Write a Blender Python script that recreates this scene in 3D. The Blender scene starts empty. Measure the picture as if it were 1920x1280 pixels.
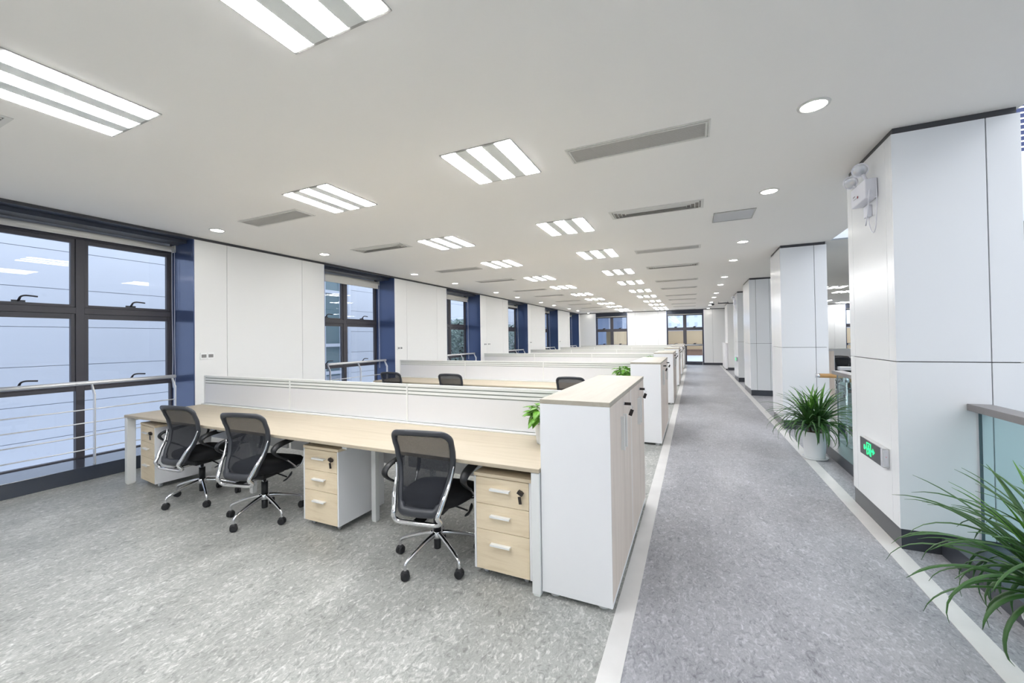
import bpy, bmesh, math, random
from mathutils import Vector, Matrix, Euler
random.seed(7)
PI = math.pi
COL = bpy.context.scene.collection
SC = bpy.context.scene

# ------------------------------------------------------------------ camera
def make_camera():
    f = 746.034; cx = 960.361; cy = 627.005
    yaw, pit, rol = (math.radians(a) for a in (24.505, 0.645, -0.799))
    fw = Vector((-math.sin(yaw)*math.cos(pit), math.cos(yaw)*math.cos(pit), math.sin(pit)))
    rt = Vector((math.cos(yaw), math.sin(yaw), 0)); up = rt.cross(fw)
    r = math.cos(rol)*rt + math.sin(rol)*up
    u = -math.sin(rol)*rt + math.cos(rol)*up
    cd = bpy.data.cameras.new('camera'); cam = bpy.data.objects.new('camera', cd)
    COL.objects.link(cam)
    m = Matrix(((r.x, u.x, -fw.x, 0), (r.y, u.y, -fw.y, 0), (r.z, u.z, -fw.z, 1.5), (0, 0, 0, 1)))
    cam.matrix_world = m
    cd.sensor_width = 36; cd.sensor_fit = 'HORIZONTAL'
    cd.lens = 36*f/1920
    cd.shift_x = (960-cx)/1920; cd.shift_y = (cy-640)/1920
    cd.clip_start = 0.05; cd.clip_end = 500
    SC.camera = cam
make_camera()

# ------------------------------------------------------------------ world, exposure
SKY = 1.2
PANEL = 19.0
SPOT = 20.0
w = bpy.data.worlds.new('overcast_sky'); SC.world = w; w.use_nodes = True
nt = w.node_tree; nt.nodes.clear()
wo = nt.nodes.new('ShaderNodeOutputWorld'); bg = nt.nodes.new('ShaderNodeBackground')
tc = nt.nodes.new('ShaderNodeTexCoord'); sp = nt.nodes.new('ShaderNodeSeparateXYZ'); rp = nt.nodes.new('ShaderNodeValToRGB')
rp.color_ramp.elements[0].position = 0.0; rp.color_ramp.elements[0].color = (0.66, 0.70, 0.78, 1)
rp.color_ramp.elements[1].position = 0.35; rp.color_ramp.elements[1].color = (0.90, 0.935, 1.0, 1)
nt.links.new(tc.outputs['Generated'], sp.inputs[0]); nt.links.new(sp.outputs['Z'], rp.inputs[0])
nt.links.new(rp.outputs[0], bg.inputs[0]); bg.inputs[1].default_value = SKY
nt.links.new(bg.outputs[0], wo.inputs[0])
SC.view_settings.view_transform = 'Standard'
SC.view_settings.look = 'None'
SC.view_settings.gamma = 1
SC.view_settings.use_curve_mapping = False
SC.view_settings.exposure = 0.97

# ------------------------------------------------------------------ materials
def srgb(r, g, b):
    f = lambda c: (c/255/12.92) if c/255 <= 0.04045 else ((c/255+0.055)/1.055)**2.4
    return (f(r), f(g), f(b), 1)
def mat(name, col, rough=0.5, metal=0.0, spec=0.5, coat=0.0, emit=None, es=0.0, bump=0.0, bscale=60, var=0.0, vscale=8, alpha=None):
    m = bpy.data.materials.new(name); m.use_nodes = True
    n = m.node_tree; b = n.nodes['Principled BSDF']
    c = srgb(*col)
    b.inputs['Base Color'].default_value = c
    b.inputs['Roughness'].default_value = rough; b.inputs['Metallic'].default_value = metal
    b.inputs['Specular IOR Level'].default_value = spec
    b.inputs['Coat Weight'].default_value = coat; b.inputs['Coat Roughness'].default_value = 0.08
    if emit:
        b.inputs['Emission Color'].default_value = srgb(*emit); b.inputs['Emission Strength'].default_value = es
    if var > 0 or bump > 0:
        t = n.nodes.new('ShaderNodeTexCoord'); no = n.nodes.new('ShaderNodeTexNoise')
        no.inputs['Scale'].default_value = vscale if var > 0 else bscale; no.inputs['Detail'].default_value = 4
        n.links.new(t.outputs['Object'], no.inputs['Vector'])
        if var > 0:
            mx = n.nodes.new('ShaderNodeMix'); mx.data_type = 'RGBA'
            mx.inputs[6].default_value = tuple(x*(1-var) for x in c[:3])+(1,)
            mx.inputs[7].default_value = tuple(min(1, x*(1+var)) for x in c[:3])+(1,)
            n.links.new(no.outputs['Fac'], mx.inputs[0]); n.links.new(mx.outputs[2], b.inputs['Base Color'])
        if bump > 0:
            n2 = n.nodes.new('ShaderNodeTexNoise'); n2.inputs['Scale'].default_value = bscale
            n.links.new(t.outputs['Object'], n2.inputs['Vector'])
            bu = n.nodes.new('ShaderNodeBump'); bu.inputs['Strength'].default_value = bump; bu.inputs['Distance'].default_value = 0.002
            n.links.new(n2.outputs['Fac'], bu.inputs['Height']); n.links.new(bu.outputs[0], b.inputs['Normal'])
    return m
def ramp(n, stops):
    r = n.nodes.new('ShaderNodeValToRGB'); e = r.color_ramp.elements
    while len(e) < len(stops): e.new(0.5)
    for i, (p, c) in enumerate(stops): e[i].position = p; e[i].color = srgb(*c)
    return r
def wood(name, c1, c2, stretch, rough=0.5, coat=0.0):
    m = bpy.data.materials.new(name); m.use_nodes = True; n = m.node_tree; b = n.nodes['Principled BSDF']
    t = n.nodes.new('ShaderNodeTexCoord'); mp = n.nodes.new('ShaderNodeMapping'); mp.inputs['Scale'].default_value = stretch
    n1 = n.nodes.new('ShaderNodeTexNoise'); n1.inputs['Scale'].default_value = 1.0; n1.inputs['Detail'].default_value = 9; n1.inputs['Roughness'].default_value = 0.62
    n1.inputs['Distortion'].default_value = 0.6
    n.links.new(t.outputs['Object'], mp.inputs[0]); n.links.new(mp.outputs[0], n1.inputs['Vector'])
    r = ramp(n, [(0.3, c2), (0.5, c1), (0.62, tuple(int((a+b_)/2) for a, b_ in zip(c1, c2))), (0.72, c1)])
    n.links.new(n1.outputs['Fac'], r.inputs[0]); n.links.new(r.outputs[0], b.inputs['Base Color'])
    b.inputs['Roughness'].default_value = rough; b.inputs['Coat Weight'].default_value = coat; b.inputs['Coat Roughness'].default_value = 0.2
    return m
def lino(name, dark, mid, light, rough):
    m = bpy.data.materials.new(name); m.use_nodes = True; n = m.node_tree; b = n.nodes['Principled BSDF']
    t = n.nodes.new('ShaderNodeTexCoord')
    mp = n.nodes.new('ShaderNodeMapping'); mp.inputs['Scale'].default_value = (1, 0.6, 1)
    n.links.new(t.outputs['Object'], mp.inputs[0])
    def noise(sc, det, dist, ro=0.6):
        x = n.nodes.new('ShaderNodeTexNoise'); x.inputs['Scale'].default_value = sc; x.inputs['Detail'].default_value = det
        x.inputs['Distortion'].default_value = dist; x.inputs['Roughness'].default_value = ro
        n.links.new(mp.outputs[0], x.inputs['Vector']); return x
    a = noise(34, 4, 1.4, 0.62); c = noise(2.0, 4, 0.5); d = noise(21, 5, 2.4, 0.6); e_ = noise(120, 3, 0.5, 0.6)
    def mr(src, lo, hi, o0, o1):
        x = n.nodes.new('ShaderNodeMapRange'); x.inputs[1].default_value = lo; x.inputs[2].default_value = hi; x.inputs[3].default_value = o0; x.inputs[4].default_value = o1
        n.links.new(src, x.inputs[0]); return x.outputs[0]
    def add_(u, v):
        x = n.nodes.new('ShaderNodeMath'); x.operation = 'ADD'; n.links.new(u, x.inputs[0]); n.links.new(v, x.inputs[1]); return x.outputs[0]
    tot = add_(add_(mr(a.outputs['Fac'], 0.51, 0.72, 0.0, 0.40), mr(d.outputs['Fac'], 0.28, 0.49, -0.36, 0.0)),
               add_(mr(c.outputs['Fac'], 0.3, 0.7, 0.36, 0.62), mr(e_.outputs['Fac'], 0.3, 0.7, -0.09, 0.09)))
    r = ramp(n, [(0.0, dark), (0.5, mid), (1.0, light)])
    n.links.new(tot, r.inputs[0]); n.links.new(r.outputs[0], b.inputs['Base Color'])
    b.inputs['Roughness'].default_value = rough; b.inputs['Specular IOR Level'].default_value = 0.4
    bu = n.nodes.new('ShaderNodeBump'); bu.inputs['Strength'].default_value = 0.25; bu.inputs['Distance'].default_value = 0.002
    n.links.new(a.outputs['Fac'], bu.inputs['Height']); n.links.new(bu.outputs[0], b.inputs['Normal'])
    return m
def glass(name, tint, gloss=1.0, rough=0.0):
    m = bpy.data.materials.new(name); m.use_nodes = True; n = m.node_tree; n.nodes.clear()
    o = n.nodes.new('ShaderNodeOutputMaterial'); mx = n.nodes.new('ShaderNodeMixShader')
    tr = n.nodes.new('ShaderNodeBsdfTransparent'); tr.inputs[0].default_value = srgb(*tint)
    gl = n.nodes.new('ShaderNodeBsdfGlossy'); gl.inputs['Roughness'].default_value = rough
    fr = n.nodes.new('ShaderNodeFresnel'); fr.inputs[0].default_value = 1.45
    mu = n.nodes.new('ShaderNodeMath'); mu.operation = 'MULTIPLY'; mu.inputs[1].default_value = gloss
    ge = n.nodes.new('ShaderNodeNewGeometry'); sb = n.nodes.new('ShaderNodeMath'); sb.operation = 'SUBTRACT'; sb.inputs[0].default_value = 1.0
    m3 = n.nodes.new('ShaderNodeMath'); m3.operation = 'MULTIPLY'
    n.links.new(ge.outputs['Backfacing'], sb.inputs[1]); n.links.new(fr.outputs[0], mu.inputs[0]); n.links.new(mu.outputs[0], m3.inputs[0])
    n.links.new(sb.outputs[0], m3.inputs[1]); n.links.new(m3.outputs[0], mx.inputs[0])
    n.links.new(tr.outputs[0], mx.inputs[1]); n.links.new(gl.outputs[0], mx.inputs[2]); n.links.new(mx.outputs[0], o.inputs[0])
    return m
def meshfab(name, col, keep):
    m = bpy.data.materials.new(name); m.use_nodes = True; n = m.node_tree
    b = n.nodes['Principled BSDF']; b.inputs['Base Color'].default_value = srgb(*col); b.inputs['Roughness'].default_value = 0.8
    o = n.nodes['Material Output']; mx = n.nodes.new('ShaderNodeMixShader'); tr = n.nodes.new('ShaderNodeBsdfTransparent')
    t = n.nodes.new('ShaderNodeTexCoord'); v = n.nodes.new('ShaderNodeTexVoronoi'); v.inputs['Scale'].default_value = 260
    n.links.new(t.outputs['Object'], v.inputs['Vector'])
    mr = n.nodes.new('ShaderNodeMapRange'); mr.inputs[1].default_value = 0.1; mr.inputs[2].default_value = 0.7
    mr.inputs[3].default_value = keep-0.14; mr.inputs[4].default_value = keep+0.14
    n.links.new(v.outputs['Distance'], mr.inputs[0]); n.links.new(mr.outputs[0], mx.inputs[0])
    n.links.new(tr.outputs[0], mx.inputs[1]); n.links.new(b.outputs[0], mx.inputs[2]); n.links.new(mx.outputs[0], o.inputs[0])
    return m
M = {}
M['lino_light'] = lino('light grey marbled linoleum', (112, 113, 109), (164, 165, 161), (226, 226, 222), 0.42)
M['lino_dark'] = lino('slate grey marbled linoleum', (112, 112, 117), (167, 167, 172), (212, 212, 217), 0.4)
M['stone'] = mat('pale marble strip', (224, 222, 220), 0.3, var=0.12, vscale=5)
M['ceil'] = mat('matte white ceiling paint', (249, 246, 241), 0.85)
M['wallw'] = mat('white enamelled wall panel', (236, 236, 235), 0.55, spec=0.3)
M['pillarw'] = mat('glossy white pillar cladding', (232, 234, 236), 0.22, spec=0.5)
M['gap'] = mat('dark joint', (70, 66, 66), 0.7)
M['darktrim'] = mat('dark grey metal trim', (66, 66, 70), 0.4)
M['kick'] = mat('charcoal kick plate', (62, 65, 72), 0.3)
M['blue'] = mat('slate blue coated metal reveal', (76, 94, 134), 0.24, metal=0.35, coat=0.7)
M['sill'] = mat('glossy slate sill', (58, 64, 76), 0.2, coat=1.0)
M['bluedark'] = mat('dark slate header metal', (58, 63, 76), 0.35, metal=0.2)
M['black'] = mat('black void', (14, 14, 18), 0.9)
M['wframe'] = mat('dark bronze window frame', (72, 70, 76), 0.4)
M['handle'] = mat('black window handle', (38, 38, 44), 0.35)
M['glass'] = glass('clear window glass', (238, 244, 250), 1.3)
M['bglass'] = glass('teal balustrade glass', (221, 236, 236), 0.9)
M['bedge'] = mat('dark glass edge', (92, 112, 120), 0.2)
M['blind'] = mat('cream roller blind', (246, 243, 235), 0.7)
M['cord'] = mat('white cord', (210, 214, 225), 0.5)
M['steel'] = mat('brushed steel', (232, 232, 232), 0.36, metal=0.55)
M['chrome'] = mat('chrome', (225, 225, 228), 0.08, metal=1.0)
M['alu'] = mat('satin white aluminium', (236, 237, 235), 0.35)
M['white'] = mat('white laminate', (240, 240, 242), 0.35)
M['whitepaint'] = mat('white powder coat', (232, 233, 232), 0.4)
M['screenw'] = mat('white desk screen board', (230, 230, 232), 0.45)
M['slot'] = mat('grey shadow groove', (150, 155, 150), 0.6)
M['woodx'] = wood('pale oak laminate, grain along x', (190, 178, 158), (179, 166, 144), (0.9, 14, 14))
M['woody'] = wood('pale oak laminate cabinet top', (178, 171, 157), (168, 160, 145), (10, 1.2, 10))
M['woodd'] = wood('oak drawer front laminate', (238, 221, 192), (224, 204, 172), (2.2, 20, 20))
M['woodv'] = wood('greyed oak door laminate', (228, 214, 202), (210, 195, 182), (22, 22, 0.8))
M['blackpl'] = mat('black plastic', (26, 27, 30), 0.42)
M['greypl'] = mat('charcoal chair frame plastic', (58, 60, 66), 0.38)
M['fabric'] = mat('black seat fabric', (20, 20, 23), 0.92, bump=0.4, bscale=300)
M['meshf'] = meshfab('black mesh back fabric', (38, 41, 49), 0.57)
M['rubber'] = mat('caster rubber', (34, 34, 37), 0.6)
M['tube'] = mat('lit fluorescent tube bay', (255, 255, 255), 0.5, emit=(252, 253, 255), es=PANEL)
M['prism'] = mat('prismatic light diffuser', (240, 242, 238), 0.35, bump=0.5, bscale=400)
M['lframe'] = mat('light fitting metal edge', (170, 168, 164), 0.4)
M['spot'] = mat('lit downlight lens', (255, 255, 255), 0.5, emit=(255, 252, 246), es=SPOT)
M['grille'] = mat('air grille slats', (196, 193, 187), 0.5)
M['grilledark'] = mat('air grille depth', (146, 141, 134), 0.7)
M['ventw'] = mat('white air grille frame', (222, 220, 214), 0.5)
M['hatch'] = mat('satin grey access hatch', (196, 197, 198), 0.25, metal=0.3)
M['pot'] = mat('white ribbed plastic pot', (232, 234, 236), 0.35)
M['soil'] = mat('brown soil', (92, 62, 44), 0.95, bump=1.0, bscale=80, var=0.3, vscale=60)
M['leafd'] = mat('dark green strap leaf', (62, 102, 50), 0.38, var=0.35, vscale=5)
M['leafb'] = mat('bright green strap leaf', (88, 142, 46), 0.4, var=0.25, vscale=6)
M['pothos'] = mat('bright pothos leaf', (104, 160, 52), 0.4, var=0.35, vscale=14)
M['signd'] = mat('dark sign face', (58, 60, 66), 0.3)
M['green'] = mat('lit green pictogram', (40, 230, 130), 0.5, emit=(30, 235, 120), es=1.0)
M['emwhite'] = mat('white emergency light casing', (226, 227, 236), 0.4)
M['lens'] = mat('clear lamp reflector', (214, 216, 222), 0.12, metal=0.7)
M['red'] = mat('red button', (150, 50, 70), 0.4)
M['fob'] = mat('black key fob', (38, 30, 28), 0.4)
M['outlet'] = mat('white outlet plate', (242, 243, 243), 0.35)
M['outletg'] = mat('grey socket insert', (136, 136, 136), 0.45)
M['railgrey'] = mat('grey timber rail', (128, 124, 124), 0.35, var=0.12, vscale=9)
M['stairwood'] = wood('honey timber handrail', (196, 158, 106), (170, 130, 82), (3, 20, 20))
M['clad'] = mat('pale blue cladding', (228, 230, 237), 0.5, spec=0.3)
M['cladgap'] = mat('cladding joint', (150, 160, 186), 0.7)
M['extglass'] = mat('neighbour window glass', (120, 140, 146), 0.15)
M['wingglass'] = mat('pale blue wing glazing', (150, 166, 194), 0.2)
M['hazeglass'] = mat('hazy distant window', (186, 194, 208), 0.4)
M['extpale'] = mat('pale concrete', (210, 214, 224), 0.8)
M['beige'] = mat('beige rendered wall', (206, 182, 146), 0.9, var=0.08, vscale=1.5)
M['brown'] = mat('brown timber bench', (142, 112, 92), 0.8, var=0.15, vscale=3)
M['extdark'] = mat('dark slate canopy', (92, 100, 116), 0.5)
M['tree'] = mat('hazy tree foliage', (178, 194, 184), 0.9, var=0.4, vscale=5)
M['bark'] = mat('bark', (86, 76, 66), 0.9)
M['louvre'] = mat('dark blue louvre', (60, 72, 116), 0.5)
M['render'] = mat('white render', (226, 232, 240), 0.7)

# ------------------------------------------------------------------ mesh builder
class MB:
    def __init__(s): s.v = []; s.f = []; s.mi = []; s.sm = []
    def face(s, idx, m=0, smooth=False): s.f.append(idx); s.mi.append(m); s.sm.append(smooth)
    def box(s, x0, x1, y0, y1, z0, z1, m=0):
        b = len(s.v)
        s.v += [(x0,y0,z0),(x1,y0,z0),(x1,y1,z0),(x0,y1,z0),(x0,y0,z1),(x1,y0,z1),(x1,y1,z1),(x0,y1,z1)]
        for q in ((0,3,2,1),(4,5,6,7),(0,1,5,4),(1,2,6,5),(2,3,7,6),(3,0,4,7)): s.face([b+i for i in q], m)
        return s
    def tube(s, pts, r, seg=10, m=0, closed=False, caps=True, flat=1.0, up=None):
        pts = [Vector(p) for p in pts]; n = len(pts); R = r if isinstance(r, (list, tuple)) else [r]*n
        b = len(s.v); prev = None
        for i, p in enumerate(pts):
            a = pts[(i-1) % n] if (i > 0 or closed) else p; c = pts[(i+1) % n] if (i < n-1 or closed) else p
            t = (c-a).normalized()
            if prev is None:
                ref = Vector(up) if up else (Vector((0,0,1)) if abs(t.z) < 0.9 else Vector((1,0,0)))
                nn = (ref - t*ref.dot(t)).normalized()
            else:
                nn = (prev - t*prev.dot(t)).normalized()
            prev = nn; bb = t.cross(nn)
            for k in range(seg):
                an = 2*PI*k/seg
                q = p + nn*math.cos(an)*R[i]*flat + bb*math.sin(an)*R[i]
                s.v.append(tuple(q))
        rings = n if closed else n-1
        for i in range(rings):
            for k in range(seg):
                a0 = b+i*seg+k; a1 = b+i*seg+(k+1) % seg; j = (i+1) % n
                s.face([a0, a1, b+j*seg+(k+1) % seg, b+j*seg+k], m, True)
        if not closed and caps:
            s.face([b+k for k in range(seg)][::-1], m); s.face([b+(n-1)*seg+k for k in range(seg)], m)
        return s
    def lathe(s, prof, seg=24, m=0, c=(0,0,0), axis='z'):
        b = len(s.v)
        for r, h in prof:
            for k in range(seg):
                a = 2*PI*k/seg; x = r*math.cos(a); y = r*math.sin(a)
                p = (x, y, h) if axis == 'z' else ((h, x, y) if axis == 'x' else (x, h, y))
                s.v.append((p[0]+c[0], p[1]+c[1], p[2]+c[2]))
        for i in range(len(prof)-1):
            for k in range(seg):
                s.face([b+i*seg+k, b+i*seg+(k+1) % seg, b+(i+1)*seg+(k+1) % seg, b+(i+1)*seg+k], m, True)
        if prof[0][0] > 1e-4: s.face([b+k for k in range(seg)][::-1], m)
        if prof[-1][0] > 1e-4: s.face([b+(len(prof)-1)*seg+k for k in range(seg)], m)
        return s
    def prism(s, poly, axis, a0, a1, m=0):
        # poly: list of 2D points; extruded along axis
        b = len(s.v); n = len(poly)
        for a in (a0, a1):
            for (p, q) in poly:
                s.v.append((a, p, q) if axis == 'x' else ((p, a, q) if axis == 'y' else (p, q, a)))
        s.face([b+i for i in range(n)][::-1], m); s.face([b+n+i for i in range(n)], m)
        for i in range(n): s.face([b+i, b+(i+1) % n, b+n+(i+1) % n, b+n+i], m)
        return s
    def build(s, name, mats, parent=None, bevel=0.0, fix=True):
        me = bpy.data.meshes.new(name); me.from_pydata(s.v, [], s.f)
        if not isinstance(mats, (list, tuple)): mats = [mats]
        for mm in mats: me.materials.append(mm)
        for i, p in enumerate(me.polygons): p.material_index = s.mi[i]; p.use_smooth = s.sm[i]
        if fix:
            bm = bmesh.new(); bm.from_mesh(me); bmesh.ops.recalc_face_normals(bm, faces=bm.faces); bm.to_mesh(me); bm.free()
        o = bpy.data.objects.new(name, me); COL.objects.link(o)
        if parent: o.parent = parent
        if bevel > 0:
            md = o.modifiers.new('bevel', 'BEVEL'); md.width = bevel; md.segments = 2; md.limit_method = 'ANGLE'
        return o
def B(name, m, parent, *args, bevel=0.0): return MB().box(*args).build(name, m, parent, bevel)
def tag(o, label=None, cat=None, group=None, kind=None):
    if label: o['label'] = label
    if cat: o['category'] = cat
    if group: o['group'] = group
    if kind: o['kind'] = kind
    return o
def thing(name, label, cat, loc=(0,0,0), rz=0, group=None, kind=None):
    o = bpy.data.objects.new(name, None); COL.objects.link(o); o.empty_display_size = 0.1
    o.location = loc; o.rotation_euler = (0, 0, rz)
    return tag(o, label, cat, group, kind)
def dup(root, loc, rz, label, group=None):
    def cp(o, par):
        c = o.copy(); COL.objects.link(c)
        if par: c.parent = par
        for ch in list(o.children): cp(ch, c)
        return c
    r = cp(root, None); r.location = loc; r.rotation_euler = (0, 0, rz); r['label'] = label
    if group: r['group'] = group
    return r
def smoothpath(pts, n=6):
    P = [Vector(p) for p in pts]; out = []
    for i in range(len(P)-1):
        p0 = P[max(i-1, 0)]; p1 = P[i]; p2 = P[i+1]; p3 = P[min(i+2, len(P)-1)]
        for k in range(n):
            t = k/n
            out.append(0.5*((2*p1)+(p2-p0)*t+(2*p0-5*p1+4*p2-p3)*t*t+(3*p1-p0-3*p2+p3)*t**3))
    out.append(P[-1]); return out
ORD = ['first','second','third','fourth','fifth','sixth','seventh','eighth','ninth','tenth','eleventh','twelfth','thirteenth','fourteenth']

# ------------------------------------------------------------------ setting
H = 2.949; XL = -6.137; XG = -6.67; YF = 23.2; PER = 3.966; YB = -3.2; XR = 1.94; YV = 7.48
fl = MB()
fl.box(XL-0.6, -0.415, YB, YF, -0.3, 0.0, 0)
fl.box(-0.415, 1.95, YB, YF, -0.3, 0.0, 1)
fl.box(1.95, 9.5, YV, YF, -0.3, 0.0, 0)
tag(fl.build('floor', [M['lino_light'], M['lino_dark']]), kind='structure')
tag(B('trim_1', M['stone'], None, -0.415, -0.316, YB, YF-0.01, 0.0, 0.003), kind='structure')
tag(B('trim_2', M['stone'], None, 1.19, 1.295, YB, YF-0.01, 0.0, 0.003), kind='structure')
ce = MB()
ce.box(XL-0.003, XR, YB, YF, H, H+0.3); ce.box(XR, 9.5, YV+0.12, YF, H, H+0.3)
tag(ce.build('ceiling', M['ceil']), kind='structure')
# dark channel along the top of the left and far walls
tc_ = MB(); tc_.box(XL-0.03, XL-0.002, YB, YF, 2.914, H); tag(tc_.build('trim_3', M['darktrim']), kind='structure')
tag(B('trim_4', M['darktrim'], None, XL, 9.5, YF-0.002, YF+0.03, 2.914, H-0.001), kind='structure')

def panel_wall(name, spans, z0, z1, ax, front, depth, mats):
    """spans: list of (a0,a1,[seams]) ; ax='y' -> wall plane x=front, body toward -x ; ax='x' -> plane y=front, body toward +y"""
    b = MB(); g = 0.006
    for a0, a1, seams in spans:
        edges = [a0]+list(seams)+[a1]
        for i in range(len(edges)-1):
            p0 = edges[i]+(g/2 if i > 0 else 0); p1 = edges[i+1]-(g/2 if i < len(edges)-2 else 0)
            if ax == 'y': b.box(front-0.02, front, p0, p1, z0, z1, 0)
            else: b.box(p0, p1, front, front+0.02, z0, z1, 0)
        if ax == 'y': b.box(front-depth, front-0.02, a0+0.001, a1-0.001, 0, H, 1)
        else: b.box(a0+0.001, a1-0.001, front+0.02, front+depth, 0, H, 1)
    return b.build(name, mats)
win_y = [1.232+PER*k for k in range(6)]        # near edges of the six windows in the left wall
WW = 1.883
spans = [(YB, 1.232, [0.8])]
for k in range(6):
    a0 = win_y[k]+WW; a1 = win_y[k]+PER if k < 5 else YF-0.001
    spans.append((a0, a1, [a0+0.412, a0+1.629] if k < 5 else []))
tag(panel_wall('wall_left', spans, 0.06, 2.912, 'y', XL, 0.60, [M['wallw'], M['gap']]), kind='structure')
b = MB()
for a0, a1, _ in spans: b.box(XL-0.02, XL-0.004, a0, a1, 0, 0.058)
tag(b.build('baseboard_left', M['kick']), kind='structure')
far_w = [(-5.19, -3.40), (-1.335, 0.49), (2.60, 4.40), (6.43, 8.25)]
xs = [XL-0.001]; sp_ = []
prev = XL
for a0, a1 in far_w: sp_.append((prev, a0)); prev = a1
sp_.append((prev, 9.5))
def seams_for(a, c):
    d = c-a
    return [a+0.42, c-0.42] if d > 1.2 and a > -5 else []
tag(panel_wall('wall_far', [(a, c, seams_for(a, c)) for a, c in sp_], 0.12, 2.912, 'x', YF, 0.45, [M['wallw'], M['gap']]), kind='structure')
b = MB()
for a, c in sp_: b.box(a, c, YF+0.002, YF+0.02, 0, 0.118)
tag(b.build('baseboard_far', M['kick']), kind='structure')
tag(B('wall_back', M['wallw'], None, XL-0.6, 1.95, YB-0.2, YB, 0, H), kind='structure')
tag(B('wall_right', M['wallw'], None, 9.5, 9.7, YV, YF+0.4, -0.3, H+0.3), kind='structure')
# atrium shell
b = MB(); b.box(XR, 9.5, YV, YV+0.12, H-0.001, 3.86)
tag(b.build('wall_atrium', M['render']), kind='structure')
b = MB(); b.box(1.95, 9.5, YV, YV+0.2, -4.2, -0.301); b.box(9.5, 9.7, YB-3, YV, -4.2, 3.9); b.box(1.93, 9.5, YB-3.2, YB-3, -4.2, 3.9); b.box(1.8, 1.95, YB-3, YV, -4.2, -0.301)
tag(b.build('wall_atrium_lower', M['render']), kind='structure')
tag(B('floor_lower', M['lino_light'], None, 1.95, 9.5, YB-3, YV, -4.4, -4.2), kind='structure')
tag(B('trim_5', M['render'], None, 1.9405, 1.95, YB, YV-0.001, -0.3, 0.0), kind='structure')
lv = thing('louvre_screen', 'dark blue horizontal louvres high above the atrium, at the right edge', 'louvre screen', (2.0, YV+0.06, 3.86))
b = MB()
for i in range(14): b.prism([(-0.03, 0.0+0.075*i), (0.03, 0.05+0.075*i), (0.03, 0.065+0.075*i), (-0.03, 0.055+0.075*i)], 'x', 0, 7.4)
b.build('slats', M['louvre'], lv)
for x in (0.0, 3.7, 7.36): MB().box(x, x+0.04, 0.05, 0.09, 0, 1.1).build('upright', M['louvre'], lv)

# ------------------------------------------------------------------ left windows
wz = [('upper', 1.98, 2.712), ('middle', 1.045, 1.812), ('lower', 0.17, 0.944)]
def window_handle(parent, x, y, z):
    h = MB(); h.box(x, x+0.012, y-0.05, y+0.05, z-0.012, z+0.008)
    pth = smoothpath([(x+0.006, y, z), (x+0.03, y+0.002, z+0.02), (x+0.045, y+0.01, z+0.045), (x+0.05, y+0.045, z+0.058), (x+0.05, y+0.13, z+0.052)], 5)
    h.tube(pth, [0.011]*8+[0.009]*(len(pth)-8), 8)
    return h.build('handle', M['handle'], parent)
for k in range(6):
    y0 = win_y[k]; y1 = y0+WW; ym = y0+0.951
    wn = bpy.data.objects.new('window_%d' % (k+1), None); COL.objects.link(wn); wn.location = (XG, (y0+y1)/2, 0)
    tag(wn, kind='structure')
    ox, oy = -XG, -(y0+y1)/2
    def L(mb, name, m, bevel=0.0):
        o = mb.build(name, m, wn, bevel); o.location = (ox, oy, 0); return o
    f = MB(); D = 0.06
    f.box(XG-D, XG, y0, y0+0.03, 0.137, 2.86); f.box(XG-D, XG, y1-0.03, y1, 0.137, 2.86)
    f.box(XG-D, XG, y0+0.03, y1-0.03, 0.137, 0.165); f.box(XG-D, XG, y0+0.03, y1-0.03, 2.76, 2.86)
    f.box(XG-D, XG+0.008, ym-0.038, ym+0.038, 0.165, 2.76)
    for za, zb in ((1.873, 1.946), (0.955, 1.0)): 
        f.box(XG-D, XG+0.008, y0+0.03, ym-0.038, za, zb); f.box(XG-D, XG+0.008, ym+0.038, y1-0.03, za, zb)
    L(f, 'frame', M['wframe'], 0.003)
    for ya, yb in ((y0+0.03, ym-0.038), (ym+0.038, y1-0.03)):
        for za, zb, ga, gb in ((1.946, 2.76, 1.98, 2.712), (1.0, 1.873, 1.045, 1.812)):
            s_ = MB(); gy0, gy1 = ya+0.037, yb-0.037
            s_.box(XG-D+0.01, XG-0.004, ya+0.002, gy0, za+0.002, zb-0.002); s_.box(XG-D+0.01, XG-0.004, gy1, yb-0.002, za+0.002, zb-0.002)
            s_.box(XG-D+0.01, XG-0.004, gy0, gy1, za+0.002, ga); s_.box(XG-D+0.01, XG-0.004, gy0, gy1, gb, zb-0.002)
            L(s_, 'sash', M['wframe'], 0.002)
            L(MB().box(XG-0.045, XG-0.037, gy0, gy1, ga, gb), 'glass_pane', M['glass'])
            hh = window_handle(wn, XG-0.002, (gy0+gy1)/2, ga+0.012); hh.location = (ox, oy, 0)
        L(MB().box(XG-0.045, XG-0.037, ya, yb, 0.165, 0.955), 'glass_pane', M['glass'])
    j = MB()
    j.box(XG, XL-0.002, y0, y0+0.012, 0.154, 2.913); j.box(XG, XL-0.002, y1-0.012, y1, 0.154, 2.913)
    L(j, 'reveal', M['blue'])
    L(MB().box(XG-D, XL-0.0005, y0+0.0005, y1-0.0005, 0.0, 0.154), 'sill', [M['sill']], 0.003)
    hd = MB(); hd.box(-6.53, -6.293, y0+0.012, y1-0.012, 2.868, 2.9485); hd.box(-6.293, XL-0.03, y0+0.012, y1-0.012, 2.914, 2.9485)
    L(hd, 'header', M['bluedark'])
    L(MB().box(XG-D, -6.53, y0+0.012, y1-0.012, 2.935, 2.9485), 'blind_pocket', M['black'])
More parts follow.
